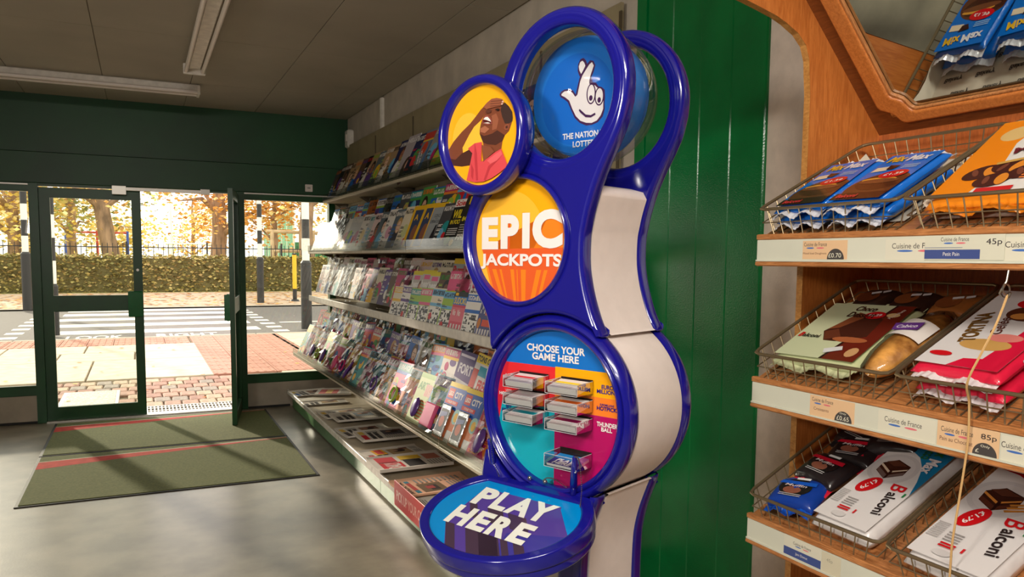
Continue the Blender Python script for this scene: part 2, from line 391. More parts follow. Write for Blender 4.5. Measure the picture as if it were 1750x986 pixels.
# ================================================================== OUTSIDE
GZ = -.02
M_SETT = [mat('sett_%s' % n, c, .85, var=.12, scale=30, bump=.2, bscale=90) for n, c in (('pink', (162, 126, 108)), ('grey', (138, 126, 114)), ('buff', (170, 146, 122)), ('red', (146, 108, 92)))]
M_SLAB = mat('paving_slab', (196, 182, 160), .9, var=.06, scale=6)
M_TACT = mat('red_tactile', (178, 126, 108), .9, var=.08, scale=9)
M_MORT = mat('joint_sand', (128, 112, 88), .95, var=.1, scale=20)
M_ROAD = mat('asphalt', (104, 98, 94), .9, var=.06, scale=14)
M_RPAINT = mat('road_paint', (238, 232, 220), .8, var=.05, scale=10)
M_KERB = mat('kerb_stone', (172, 160, 144), .9, var=.05, scale=6)
M_GRASS = mat('park_grass', (176, 172, 104), .95, var=.12, scale=2)
M_BARK = mat('pale_bark', (150, 122, 98), .9, var=.2, scale=5, stretch=(1, 1, .3))
M_IRON = mat('black_iron', (34, 34, 36), .5)
M_PWHITE = mat('white_enamel', (236, 232, 224), .4); M_PBLACK = mat('black_enamel', (40, 38, 38), .45)
M_LEAF = printmat('leaf_colours', .8, .2)
pv = tag(MB().box(-60, 60, FY+.16, 15.62, GZ-.2, GZ-.03).build('pavement', M_MORT), kind='structure')
# setts before the door
rng = random.Random(3)
SV = []
for m in M_SETT: 
    b = MB().cbox(-.078, .078, -.128, .128, -.05, .012, .012); SV.append(b.build('sett', m, pv)); 
first = [True]*4
for j in range(7):
    y = 8.53+j*.272
    for i in range(20):
        x = -1.75+i*.168+(.08 if j % 2 else 0)
        if -.80 < x < -.20 and 8.6 < y < 9.6: continue
        k = rng.choice((0, 0, 1, 2, 3))
        if first[k]: o = SV[k]; first[k] = False
        else: o = SV[k].copy(); col.objects.link(o)
        o.location = (x, y, GZ-.012+rng.uniform(-.003, .004)); o.rotation_euler = (0, 0, rng.uniform(-.03, .03))
# drain grate and access cover
dg = empty('drain_grate', T(.45, 8.19, GZ), 'galvanised slotted drain grate outside the open door', 'drain')
g = MB()
for k in range(27): g.box(-.43+k*.0325, -.43+k*.0325+.013, -.19, .19, -.02, .006)
MB().box(-.43, .43, -.19, .19, -.05, -.021).build('trough', M_DARK, dg)
for y in (-.19, -.075, .06, .16): g.box(-.43, .43, y, y+.03, -.02, .0062)
g.build('bars', M_ALU, dg)
mh = empty('access_cover', T(-.5, 9.1, GZ), 'grey steel access cover in the setts behind the closed door', 'manhole cover')
MB().cbox(-.27, .27, -.46, .46, -.03, .004, .004).build('frame', M_ALU, mh)
MB().cbox(-.235, .235, -.425, .425, -.02, .008, .003).build('plate', mat('checker_steel', (186, 176, 160), .6, .2, var=.2, scale=60), mh)
# slabs
def slab(x0, x1, y0, y1, m=M_SLAB, name='slab', dz=0): return MB().cbox(x0+.012, x1-.012, y0+.012, y1-.012, GZ-.05, GZ+dz, .006).build(name, m, pv)
for y0, y1, xs_ in ((10.42, 12.35, (-9, -6.6, -4.9, -3.4, -2.0, -.62, .82)), (12.35, 13.35, (-9, -7, -5.2, -3.8, -2.4, -1.1, -.1, .82)), (13.35, 14.4, (-9, -6.2, -4.4, -3.1, -1.9, -.8, .82))):
    for a, b in zip(xs_[:-1], xs_[1:]): slab(a, b, y0, y1)
for y0, y1 in ((8.4, 9.4), (9.4, 10.42)):
    for k in range(7): slab(-8.8+k, -7.8+k, y0, y1); slab(1.62+k*1.1, 2.72+k*1.1, y0, y1)
for j in range(5):
    for k in range(7): slab(2.24+k*1.2, 3.44+k*1.2, 10.42+j*1.04, 11.46+j*1.04)
TB = MB().cbox(-.193, .193, -.193, .193, -.05, 0, .004)
for k in range(4): TB.cbox(-.165+k*.1, -.13+k*.1, -.18, .18, -.005, .006, .002)
TB = TB.build('tactile_tile', M_TACT, pv); TB.location = (1.05, 10.64, GZ); TB.rotation_euler = (0, 0, .35)
tl = [(.99+.395*i, 10.64+.395*j) for j in range(13) for i in range(4)][1:] + [(-3.0+.395*i, 14.6+.395*j) for j in range(3) for i in range(10)]
TB.rotation_euler = (0, 0, 0); TB.location = (.99, 10.64, GZ)
for x, y in tl: o = TB.copy(); col.objects.link(o); o.location = (x, y, GZ)
for x in range(-9, 12): MB().cbox(x+.01, x+.99, 15.64, 15.80, GZ-.15, GZ, .01).build('kerb', M_KERB, pv)
rd = tag(MB().box(-60, 60, 15.8, 24.6, GZ-.2, GZ-.035).build('road', M_ROAD), kind='structure')
RZ_ = GZ-.034
for y in (17.35, 19.05, 20.75, 22.45, 24.0): MB().box(-1.75, 2.26, y-.36, y+.36, RZ_-.01, RZ_+.004).build('zebra_stripe', M_RPAINT, rd)
for k in range(9):
    for x in (-2.2, 2.6): MB().box(x-.15, x+.15, 16.4+k*.95, 16.75+k*.95, RZ_-.01, RZ_+.004).build('zebra_stud', M_RPAINT, rd)
p = Pr(z0=.004); p.text('LOOK', -1.25, 15.95, .95, .62, (235, 230, 220), .02); p.text('RIGHT', .25, 15.95, 1.1, .62, (235, 230, 220), .02)
p.build('road_lettering', rd, T(0, 0, RZ_), M_NEWS)
MB().box(2.9, 6.5, 18.6, 18.75, RZ_-.01, RZ_+.004).build('lane_line', M_RPAINT, rd)
fp = tag(MB().box(-60, 60, 24.6, 34.6, GZ-.2, GZ).build('far_pavement', mat('far_paving', (186, 162, 138), .95, var=.08, scale=3)), kind='structure')
MB().cbox(-60, 60, 24.6, 24.8, GZ-.1, GZ+.01, .01).build('kerb', M_KERB, fp)
tag(MB().box(-90, 140, 34.6, 200, GZ-.2, GZ).build('park_ground', M_GRASS), kind='structure')

def leaves(name, pts, size, cols, parent=None, M=None, kind='stuff', flat=False, seed=1):
    """loose leaf quads at the given points"""
    r = random.Random(seed); b = MB()
    for (x, y, z) in pts:
        a = r.uniform(0, 6.28); t = r.uniform(-.15, .15) if flat else r.uniform(-1.3, 1.3); s_ = size*r.uniform(.6, 1.3)
        ca, sa = math.cos(a), math.sin(a); ct, st = math.cos(t), math.sin(t)
        ux, uy, uz = ca*s_, sa*s_, 0; vx, vy, vz = -sa*ct*s_*.7, ca*ct*s_*.7, st*s_*.7
        b.add([(x-ux, y-uy, z-uz), (x+vx, y+vy, z+vz), (x+ux, y+uy, z+uz), (x-vx, y-vy, z-vz)], [(0, 1, 2, 3)], 0, r.choice(cols))
    o = b.build(name, M_LEAF, parent, M); o['kind'] = kind; return o
r = random.Random(11)
lt = leaves('fallen_leaves', [(r.uniform(-8, 14), r.uniform(24.9, 34.5), GZ+.015) for _ in range(2600)], .09, [(206, 150, 84), (190, 124, 66), (222, 176, 104), (168, 110, 64)], flat=True)
tag(lt, 'scattered orange fallen leaves on the far pavement', 'leaves')
lt = leaves('fallen_leaves', [(r.uniform(-4, 4), r.uniform(8.5, 15.5), GZ+.014) for _ in range(90)], .035, [(206, 140, 74), (190, 114, 56), (222, 176, 84)], flat=True)
tag(lt, 'few dry leaves on the paving outside the doors', 'leaves')
# hedge in clipped lengths
HC = [(150, 140, 84), (172, 160, 98), (132, 126, 76), (196, 176, 112), (166, 140, 90)]
for k, (x0, x1) in enumerate(((-16, -8.05), (-8.05, -1.1), (-1.1, 5.9), (5.9, 13.3), (13.3, 24))):
    h = empty('clipped_hedge', T((x0+x1)/2, 35.4, GZ), '%s clipped olive hedge length from the left behind the crossing' % ORD[k], 'hedge', 'clipped hedge along the park')
    W_ = (x1-x0)/2
    MB().cbox(-W_, W_, -.38, .4, 0, 1.38, .01).build('core', mat('hedge_core', (104, 96, 58), .95), h)
    P_ = []
    for _ in range(int(W_*900)):
        q = r.random()
        if q < .7: P_.append((r.uniform(-W_, W_), -.42+r.gauss(0, .05), r.uniform(0, 1.45)))
        else: P_.append((r.uniform(-W_, W_), r.uniform(-.42, .42), 1.42+r.gauss(0, .05)))
    leaves('foliage', P_, .075, HC, h, seed=k)
fe = empty('iron_railing', T(0, 36.1, GZ), 'black iron railing with upright bars behind the hedge', 'railing')
b = MB()
for k in range(220): b.box(-16+k*.19, -15.975+k*.19, -.012, .012, 0, 1.98)
o = b.build('bars', M_IRON, fe); o['kind'] = 'stuff'
for z in (.25, 1.80): MB().box(-16, 26, -.015, .015, z, z+.04).build('rail', M_IRON, fe)
for k in range(14): MB().cbox(-16+k*3.1, -15.93+k*3.1, -.035, .035, 0, 2.06, .006).build('post', M_IRON, fe)

def pole(name, x, y, h, rad, label, bands=True, phase=0, sleeve=1.25):
    o = empty(name, T(x, y, GZ), label, 'crossing pole', 'striped crossing poles')
    MB().tube([(0, 0, 0), (0, 0, sleeve)], [rad*1.45, rad*1.45], 14).build('base_sleeve', M_PBLACK, o, smooth=True)
    MB().tube([(0, 0, sleeve), (0, 0, sleeve+.05)], [rad*1.45, rad], 14).build('collar', M_PBLACK, o, smooth=True)
    k = 0; z = sleeve+.05
    while z < h:
        MB().tube([(0, 0, z), (0, 0, min(h, z+.42))], rad, 14).build('band', (M_PWHITE, M_PBLACK)[(k+phase) % 2], o, smooth=True); z += .42; k += 1
    MB().ball((0, 0, h+.16), .16).build('globe', mat('amber_globe', (240, 170, 60), .3), o, smooth=True)
    return o
np_ = pole('striped_crossing_pole', 3.09, 16.4, 3.6, .075, 'nearest striped crossing pole with a paper notice, right of the doors', sleeve=1.36)
MB().tube([(0, 0, 1.62), (0, 0, 1.86)], .083, 14).build('notice', M_LIP, np_, smooth=True)
pole('striped_crossing_pole', 3.49, 26.2, 4.2, .075, 'striped crossing pole across the road, seen through the right window', sleeve=1.42)
pole('striped_crossing_pole', -2.72, 24.3, 4.2, .08, 'striped crossing pole across the road, seen through the left window', sleeve=1.5)
pole('striped_crossing_pole', -1.43, 16.6, 3.6, .045, 'slim striped crossing pole beside the left edge of the closed door', sleeve=.9)
bo = empty('bollard', T(4.68, 26.85, GZ), 'black bollard with a yellow stripe on the far pavement', 'bollard')
MB().tube([(0, 0, 0), (0, 0, .42)], .07, 12).build('base', M_PBLACK, bo, smooth=True)
MB().tube([(0, 0, .42), (0, 0, 1.55)], .07, 12).build('stripe_sleeve', mat('yellow_reflective', (246, 190, 40), .4), bo, smooth=True)
MB().tube([(0, 0, 1.55), (0, 0, 1.6)], .075, 12).build('cap', M_PBLACK, bo, smooth=True)
MB().tube([(0, 0, 0), (0, 0, .06)], [.16, .12], 12).build('foot', M_PBLACK, bo, smooth=True)

def tree(x, y, h, rad, lean, crown, cols, n, label, size=.13, seed=0, low=.35):
    r = random.Random(seed); t = empty('park_tree', T(x, y, GZ), label, 'tree', 'autumn trees in the park')
    pts = [(lean*h*(k/6)+r.uniform(-.06, .06), r.uniform(-.08, .08), h*k/6) for k in range(7)]
    MB().tube(pts, [rad*1.35, rad, rad*.92, rad*.85, rad*.7, rad*.5, rad*.25], 10).build('trunk', M_BARK, t, smooth=True)
    tips = []
    for k in range(11):
        q = r.uniform(low, .9); i = min(5, int(q*6)); p = Vector(pts[i]); a = r.uniform(0, 6.28); l = crown*r.uniform(.55, 1)
        m1 = p+Vector((math.cos(a)*l*.45, math.sin(a)*l*.45, l*.35)); e = p+Vector((math.cos(a)*l, math.sin(a)*l, l*r.uniform(.25, .8)))
        MB().tube([p, m1, e], [rad*.42, rad*.26, rad*.08], 6).build('branch', M_BARK, t, smooth=True); tips += [m1, e, (m1+e)/2]
    P_ = []
    for _ in range(n):
        c = r.choice(tips); s_ = crown*.3
        P_.append((c.x+r.gauss(0, s_), c.y+r.gauss(0, s_), c.z+r.gauss(0, s_*.8)))
    leaves('foliage', P_, size, cols, t, seed=seed+5); return t
OR = [(232, 170, 88), (242, 194, 112), (214, 148, 76), (248, 214, 150)]; YE = [(246, 218, 130), (236, 200, 104), (216, 194, 118), (250, 232, 170)]
GR = [(170, 172, 112), (190, 182, 120), (216, 196, 124), (228, 174, 104), (146, 152, 98)]
tree(-.95, 41, 7.2, .40, -.16, 2.6, GR, 1500, 'tree with a thick leaning trunk seen through the closed door', seed=1, low=.5)
tree(3.75, 44, 7.4, .42, .02, 3.2, OR, 2400, 'spreading orange-leaved tree seen through the open doorway', seed=2, low=.28)
tree(6.1, 41, 6.6, .16, .04, 2.2, OR, 1500, 'slender orange tree just right of the open door leaf', seed=3, low=.25)
tree(7.05, 37.3, 7.5, .34, .01, 2.6, YE, 1500, 'stout pale-barked tree behind the nearest crossing pole', seed=4, low=.45)
tree(-5.2, 42, 6.8, .30, .03, 2.8, YE, 1900, 'yellow-leaved tree seen through the left window', seed=5, low=.3)
tree(-3.2, 48, 7.5, .26, .0, 3.0, GR, 1900, 'green and gold tree behind the closed door', seed=6, low=.3)
tree(12.0, 44.5, 8, .28, 0, 3.2, YE, 2000, 'yellow-green tree behind the magazine shelves end', seed=7, low=.25)
tree(-2.5, 80, 9, .3, 0, 4.2, YE, 1900, 'distant pale yellow tree beyond the park lawn', .2, seed=8, low=.12)
tree(6.5, 112, 9, .3, 0, 4.4, YE+OR, 1900, 'distant orange and yellow tree beyond the park lawn', .2, seed=9, low=.12)
tree(-8.0, 74, 9, .3, 0, 4.4, GR, 1900, 'distant olive tree at the left of the park', .2, seed=10, low=.12)
tree(26, 90, 9, .3, 0, 4.6, GR+YE, 1900, 'distant olive tree at the right of the park', .2, seed=12, low=.12)
# tennis fence, goal, lamp post, timber frame, play frame
tf = empty('court_fence', T(8.7, 50, GZ), 'tall green mesh court fence with pale posts in the park', 'fence')
A_, B_ = Vector((0, 0, 0)), Vector((4.6, 46, 0)); M_MESHG = mat('green_windbreak', (70, 140, 104), .9, var=.08, scale=.6)
for k in range(8):
    a, b = A_.lerp(B_, k/8), A_.lerp(B_, (k+1)/8); d = (b-a).normalized(); nn = Vector((-d.y, d.x, 0))*.02
    MB().ring([[tuple(a+nn+Vector((0, 0, z))), tuple(b+nn+Vector((0, 0, z))), tuple(b-nn+Vector((0, 0, z))), tuple(a-nn+Vector((0, 0, z)))] for z in (.1, 4.9)]).build('mesh_panel', M_MESHG, tf)
    MB().tube([a+Vector((0, 0, 0)), a+Vector((0, 0, 5.1))], .07, 8).build('post', M_PWHITE, tf, smooth=True)
MB().box(-.02, 7, -.02, .02, .1, 2.4).build('mesh_panel', M_MESHG, tf)
lp = empty('lamp_post', T(2.05, 60, GZ), 'tall white lamp post in the park', 'lamp post')
MB().tube([(0, 0, 0), (0, 0, 6.5)], [.11, .08], 10).build('column', M_PWHITE, lp, smooth=True); MB().cbox(-.1, .6, -.12, .12, 6.45, 6.6, .03).build('lantern', M_PWHITE, lp)
gl = empty('goal_frame', T(5.4, 58, GZ), 'white goal frame on the park lawn', 'goal')
for x in (-3.6, 0): MB().tube([(x, 0, 0), (x, 0, 2.3)], .06, 8).build('post', M_PWHITE, gl, smooth=True)
MB().tube([(-3.6, 0, 2.3), (0, 0, 2.3)], .06, 8).build('crossbar', M_PWHITE, gl, smooth=True)
tm = empty('timber_frame', T(6.6, 38.2, GZ), 'pale timber play frame behind the railing at the right', 'play frame')
M_TIM = mat('weathered_timber', (214, 186, 150), .9, var=.08, scale=4)
for x in (-.95, .95): MB().tube([(x, 0, 0), (x, 0, 2.75)], .09, 8).build('post', M_TIM, tm, smooth=True)
MB().tube([(-1.2, 0, 2.68), (2.2, 0, 2.6)], .08, 8).build('beam', M_TIM, tm, smooth=True); MB().tube([(-1.0, 0, 1.75), (1.9, 0, 1.75)], .07, 8).build('beam', M_TIM, tm, smooth=True)
MB().tube([(.95, 0, 2.2), (1.7, 0, 1.75)], .06, 8).build('brace', M_TIM, tm, smooth=True)
pf = empty('climbing_frame', T(-2.2, 52, GZ), 'red and blue climbing frame far behind the closed door', 'play frame')
for x, c in ((-1.6, (60, 90, 190)), (0, (200, 70, 60)), (1.6, (60, 90, 190))): MB().tube([(x, 0, 0), (x, 0, 2.9)], .07, 8).build('post', mat('play_%d_%d' % (c[0], c[2]), c, .5), pf, smooth=True)
MB().tube([(-1.6, 0, 2.8), (1.6, 0, 2.8)], .06, 8).build('bar', mat('play_200_60', (200, 70, 60), .5), pf, smooth=True)

# ================================================================== LOTTERY STAND
AZ = math.radians(-66.7); SO = (.829, 1.519, 0)
SU = Vector((math.cos(AZ), math.sin(AZ), 0)); SN = Vector((math.sin(AZ), -math.cos(AZ), 0))
SM = basis(SO, SU, (0, 0, 1), SN)           # local x = across the face, y = up, z = out of the face
st = empty('lottery_stand', SM, 'tall blue and white lottery play stand with loop top in front of green boarding', 'lottery stand')
CH = (0, 1.128); EP = (-.103, 1.502); RG = (.016, 1.816)
left = [(-.185, 1.232), (-.185, 1.262), (-.189, 1.301), (-.200, 1.334), (-.228, 1.376), (-.263, 1.435), (-.277, 1.481), (-.278, 1.507), (-.271, 1.547), (-.241, 1.614), (-.214, 1.655), (-.19, 1.70), (-.170, 1.75), (-.157, 1.80)]
ringo = ell(RG[0], RG[1], .1715, .175, 40, math.radians(180), math.radians(-8))
right = [(.185, 1.781), (.174, 1.738), (.159, 1.705), (.146, 1.681), (.132, 1.655), (.114, 1.617), (.098, 1.571), (.089, 1.535), (.084, 1.505), (.084, 1.451), (.092, 1.405), (.105, 1.362), (.119, 1.328), (.133, 1.303), (.132, 1.297)]
left = [(-.178, 1.247)]+left[1:]
a0, a1 = math.atan2(.170, .124), math.atan2(.122, -.172)
arc = ell(CH[0], CH[1], .2135, .2135, 24, a0, a1)
ul = smooth_pts(left, 4); ur = smooth_pts(right, 4)
upper = ul+ringo+ur+arc[1:-1]
hole1 = ell(RG[0], 1.8145, .133, .139, 56); hole2 = ell(EP[0], EP[1], .1475, .1475, 56)
fu = flat_shape('upper_frame', [upper, hole1, hole2],   .020, .011, M_BLUE, st)
ped_r = [(.132, .957), (.130, .944), (.117, .91), (.104, .872), (.094, .829), (.09, .79), (.088, .70), (.09, .55), (.10, .35), (.125, .15), (.16, .05), (.165, 0)]
ped_l = [(-.285, 0), (-.28, .05), (-.245, .15), (-.22, .35), (-.21, .55), (-.21, .70), (-.212, .79), (-.214, .86), (-.21, .93), (-.203, .98), (-.196, 1.005)]
b0, b1 = math.atan2(1.0-1.128, -.18), math.atan2(.955-1.128, .128)
parc = ell(CH[0], CH[1], .2175, .2175, 24, b0, b1)
pedo = smooth_pts(ped_r, 4)+smooth_pts(ped_l, 4)+parc[1:-1]
pin_r = [(.03, .80), (.025, .70), (.03, .5), (.045, .3), (.07, .1)]; pin_l = [(-.22, .1), (-.19, .3), (-.175, .5), (-.175, .7), (-.18, .80)]
pinset = smooth_pts(pin_r, 4)+smooth_pts(pin_l, 4)
fpd = flat_shape('pedestal_frame', [pedo, pinset], .023, .014, M_BLUE, st)
MB().ring([[(x, y, z) for x, y in pinset] for z in (-.02, -.004)]).build('pedestal_panel', M_WHITEP, st)
cr = MB().lathe([(.171, -.02), (.1745, -.004), (.1755, .010), (.179, .018), (.184, .0205), (.188, .017), (.190, .012), (.193, .017), (.198, .020), (.204, .016), (.2095, .006), (.2112, -.006), (.209, -.018), (.203, -.024), (.19, -.026)], *CH, 96).build('game_ring', M_BLUE, st, smooth=True, ang=60)
lt_ = MB(); L_ = [(RG[0]+.152*math.cos(2*math.pi*k/72), 1.8155+.1585*math.sin(2*math.pi*k/72), .001) for k in range(72)]
lt_ = lt_.tube(L_, .0198, 18, closed=True).build('loop_tube', M_BLUE, st, smooth=True, ang=80)
for o in (fu, fpd, cr, lt_):                      # the same moulding again at the back
    c = o.copy(); col.objects.link(c); c.location = (0, 0, -.222)
# white body between the two mouldings
def inset(P, d):
    out = []; n = len(P)
    for i in range(n):
        p, q, s_ = Vector(P[i-1]), Vector(P[i]), Vector(P[(i+1) % n]); t = (s_-p); t = t.normalized() if t.length else Vector((1, 0))
        out.append((q.x-t.y*d, q.y+t.x*d))
    return out
body = [p for p in ul if p[1] < 1.60]+[(-.235, 1.604), (-.15, 1.628), (.06, 1.628), (.095, 1.618), (.106, 1.600)]+[p for p in ur if p[1] < 1.598]+arc[1:-1]
MB().ring([[(x, y, z) for x, y in inset(body, -.004)] for z in (-.200, -.020)]).build('upper_body', M_WHITEP, st, smooth=True, ang=50)
MB().lathe([(.001, -.020), (.2065, -.020), (.2075, -.03), (.2075, -.192), (.2065, -.202), (.001, -.202)], *CH, 96).build('middle_body', M_WHITEP, st, smooth=True, ang=50)
MB().ring([[(x, y, z) for x, y in inset(pedo, -.004)] for z in (-.200, -.024)]).build('lower_body', M_WHITEP, st, smooth=True, ang=50)
MB().tube([(-.01, 1.60, -.11), (-.01, 1.69, -.11)], [.05, .02], 16).build('globe_neck', M_ACRYL, st, smooth=True)
# EPIC JACKPOTS disc
EM = T(EP[0], EP[1], .004)
ep = MB().lathe([(.1378, -.012), (.1378, .012), (.140, .019), (.1445, .021), (.149, .017), (.151, .008)], 0, 0, 80).build('sign_rim', M_BLUE, st, T(EP[0], EP[1], .004), smooth=True, ang=60)
sbk = MB().lathe([(0, -.006), (.1385, -.006), (.1385, 0), (0, 0)], 0, 0, 64).build('sign_backing', M_WHITEP, st, EM)
p = Pr(.00022); CL = ell(0, 0, .1378, None, 72); p.cl = CL
Y1, Y2, O1, O2, O3 = (246, 172, 10), (250, 190, 60), (242, 130, 30), (226, 92, 40), (200, 76, 34)
p.poly(CL, Y1); p.poly(ell(-.03, -.005, .105, .118, 48), (250, 186, 52))
p.poly([(-.118, -.02), (.126, -.016), (.126, .062), (.085, .06), (.04, -.02), (.05, -.05), (.118, -.05), (.10, -.2), (-.06, -.2)], O1)
p.poly([(-.118, -.02), (.126, -.016), (.11, -.06), (.06, -.2), (-.05, -.2), (-.1, -.055)], O2)
for x0, x1, x2, x3 in ((-.085, -.072, -.045, -.036), (-.062, -.055, -.032, -.028), (-.028, -.017, -.013, -.006), (-.009, -.006, -.003, -.001), (.004, .019, .008, .018), (.05, .064, .026, .038), (.072, .082, .046, .052)):
    p.poly([(x0, -.066), (x1, -.066), (x3, -.16), (x2, -.16)], O1, step=False)
p.z += p.dz
p.poly([(-.035, .06), (-.028, .06), (-.03, -.02), (-.036, -.02)], O2); p.poly([(.006, .064), (.015, .064), (.012, -.018), (.008, -.018)], Y1)
p.cl = None
WH = (236, 230, 226)
for ch, x0, x1, y0, y1 in (('E', -.118, -.066, -.020, .055), ('P', -.058, -.002, -.019, .059), ('I', .008, .030, -.018, .062), ('C', .038, .124, -.018, .068)):
    p.text(ch, x0, y0, x1-x0, y1-y0, WH, .055)
p.text('JACKPOTS', -.120, -.066, .242, .036, WH, .035)
p.build('sign_print', sbk)
# CHOOSE YOUR GAME HERE panel
p = Pr(.0002); CL = ell(0, 0, .176, None, 80); p.cl = CL
p.poly(CL, (20, 110, 196)); p.rect(-.2, -.001, -.002, .092, (226, 44, 50), step=False); p.rect(-.2, -.2, -.002, -.001, (20, 168, 184), step=False)
p.rect(-.002, .039, .2, .094, (244, 168, 12), step=False); p.rect(-.002, -.001, .2, .039, (240, 126, 40), step=False); p.rect(-.002, -.2, .2, -.001, (176, 16, 92))
p.poly([(-.2, .092), (-.14, .092), (-.17, -.05), (-.2, -.05)], (206, 38, 48)); p.cl = None
p.text('CHOOSE YOUR', -.085, .124, .164, .0165, WH, .03); p.text('GAME HERE', -.069, .105, .132, .0165, WH, .03)
NV = (34, 30, 120)
p.text('EURO', .124, .058, .03, .0095, NV, .03); p.text('MILLIONS', .112, .048, .052, .009, NV, .03)
p.text('EUROMILLIONS', .121, .022, .036, .005, NV, .02); p.text('HOTPICKS', .113, .012, .056, .009, NV, .03)
p.text('THUNDER', .114, -.023, .053, .010, WH, .03); p.text('BALL', .126, -.033, .028, .009, WH, .03)
p.text('LOTTO', -.148, .054, .032, .010, WH, .03); p.text('LOTTO', -.147, .022, .018, .005, WH, .02); p.text('HOTPICKS', -.167, .012, .054, .008, WH, .03)
p.text('SET', -.147, -.018, .018, .008, NV, .03); p.text('FOR LIFE', -.159, -.028, .046, .009, NV, .03)
TR = [(-.105, 1.173, 1.200, (222, 52, 46)), (-.105, 1.133, 1.159, (214, 200, 202)), (-.105, 1.094, 1.119, (30, 160, 176)), (.017, 1.173, 1.200, (246, 214, 30)), (.017, 1.133, 1.159, (240, 110, 40)), (.017, 1.093, 1.119, (150, 24, 84)), (.017, 1.012, 1.042, (40, 44, 140))]
for x, y0, y1, c in TR: p.rect(x, y0-1.128, x+.086, y1-1.128+.003, (36, 26, 26), step=False)
p.build('game_panel_print', st, T(CH[0], CH[1], -.004), M_PRINTG)
MB().lathe([(0, .0105), (.1755, .0105), (.1755, .0085), (0, .0085)], *CH, 64)
SL = ['left column top', 'left column middle', 'left column bottom', 'right column top', 'right column middle', 'right column bottom', 'lowest tray']
for i, (x, y0, y1, c) in enumerate(TR):
    b = MB(); t = .0012; d = .056; W_ = .086
    b.box(x, x+W_, y0, y0+t, 0, d); y2 = y1-.002
    for q in ([(x, y0, d), (x+W_, y0, d), (x+W_, y2, d), (x, y2, d)], [(x, y0, 0), (x, y0, d), (x, y2, d), (x, y1, 0)], [(x+W_, y0, 0), (x+W_, y0, d), (x+W_, y2, d), (x+W_, y1, 0)]): b.add(q, [(0, 1, 2, 3)])
    e = .0007
    for q, q2 in (((x, y2, d), (x+W_, y2, d)), ((x, y0, d), (x, y2, d)), ((x+W_, y0, d), (x+W_, y2, d)), ((x, y0, d), (x+W_, y0, d)), ((x, y2, d), (x, y1, 0)), ((x+W_, y2, d), (x+W_, y1, 0))): b.tube([q, q2], e, 4, m=1)
    b.build('slip_tray', [M_ACRYL, mat('acrylic_edge', (190, 190, 192), .2)], st)
    s_ = empty('playslip_stack', SM @ T(x+W_/2, y0+t, .001) @ T(0, 0, .052) @ Matrix.Rotation(math.radians(13), 4, 'X') @ T(0, 0, -.052), 'stack of lottery playslips in the %s of the stand' % (SL[i] if 'tray' in SL[i] else SL[i]+' tray'), 'playslips', 'playslips in the stand trays')
    hh = .013 if i < 6 else .006
    MB().cbox(-W_/2+.004, W_/2-.004, 0, hh, 0, .051, .0006).build('slips', M_PAGES, s_)
    q = Pr(.0001, 0); q.rect(-W_/2+.0045, 0, W_/2-.0045, .051, (232, 226, 222))
    if i < 6:
        q.rect(-W_/2+.006, .022, W_/2-.012, .036, c); q.rects([(-W_/2+.008, .004+.004*k, W_/2-.02, .0055+.004*k) for k in range(3)], (190, 170, 172))
    else:
        q.rect(-W_/2+.0045, 0, W_/2-.0045, .051, (52, 46, 132)); q.poly([(-.04, .03), (.04, .02), (.04, .051), (-.04, .051)], (30, 130, 196)); q.text('PLAY', -.026, .016, .05, .012, WH, .04, shear=.2); q.text('HERE', -.028, .003, .05, .012, WH, .04, shear=.2)
    q.build('slip_print', s_, T(0, hh+.0002, .051) @ Matrix.Rotation(-math.pi/2, 4, 'X'))
# smaller round sign with the laughing man
mn = (-.176, 1.738); MM = T(mn[0], mn[1], .058)
ssr = MB().lathe([(0, -.045), (.10, -.045), (.128, -.035), (.1335, -.018), (.1345, .002), (.131, .010), (.124, .014), (.116, .012), (.1115, .005), (.1105, -.004)], 0, 0, 80).build('small_sign_rim', M_BLUE, st, MM, smooth=True, ang=60)
p = Pr(.0002); mm = lambda L: [(a/1000, b/1000) for a, b in L]; CL = ell(0, 0, .1112, None, 72); p.cl = CL
p.poly(CL, (246, 176, 24)); p.poly(ell(-.045, -.005, .05, .06, 30), (248, 190, 60))
SK, SKD, SKL = (122, 66, 44), (74, 42, 34), (168, 104, 76)
p.poly(mm([(-109, -24), (-92, -6), (-65, 14), (-38, 30), (-19, 45), (-4, 58), (11, 67), (32, 70), (47, 70), (52, 61), (32, 59), (17, 56), (7, 46), (-1, 36), (-9, 31), (-25, 22), (-40, 6), (-51, -8), (-62, -22), (-60, -37), (-32, -26), (-27, -38), (-35, -64), (-64, -65), (-93, -61), (-106, -43), (-113, -28)]), SK)
p.poly(mm([(-64, -35), (-32, -26), (-27, -38), (-35, -64), (-64, -65), (-93, -61), (-106, -43), (-85, -48)]), SKD)
p.poly(mm([(17, 56), (32, 59), (57, 58), (69, 65), (81, 55), (91, 42), (93, 29), (89, 17), (82, 2), (70, -6), (63, -18), (60, -34), (58, -45), (33, -57), (5, -55), (5, -22), (2, -9), (-7, 5), (-7, 12), (-4, 25), (4, 41), (12, 51)]), SK)
p.poly(mm([(69, 65), (81, 55), (91, 42), (93, 29), (92, 22), (82, 18), (70, 19), (62, 34), (57, 49), (59, 58)]), (62, 44, 40))
p.poly(mm([(-7, 5), (7, -2), (32, 1), (47, 7), (70, -6), (63, -18), (43, -25), (17, -21), (4, -16)]), SKD)
p.poly(mm([(30, 40), (44, 44), (52, 30), (46, 10), (32, 8), (33, 24)]), (150, 88, 62)); p.poly(mm([(-4, 16), (10, 20), (24, 12), (10, 4), (-4, 8)]), SKL)
p.poly(mm([(70, 15), (79, 18), (84, 14), (82, 5), (72, 4), (67, 9)]), (140, 78, 56)); p.poly(mm([(73, 13), (79, 14), (79, 8), (73, 8)]), SKD)
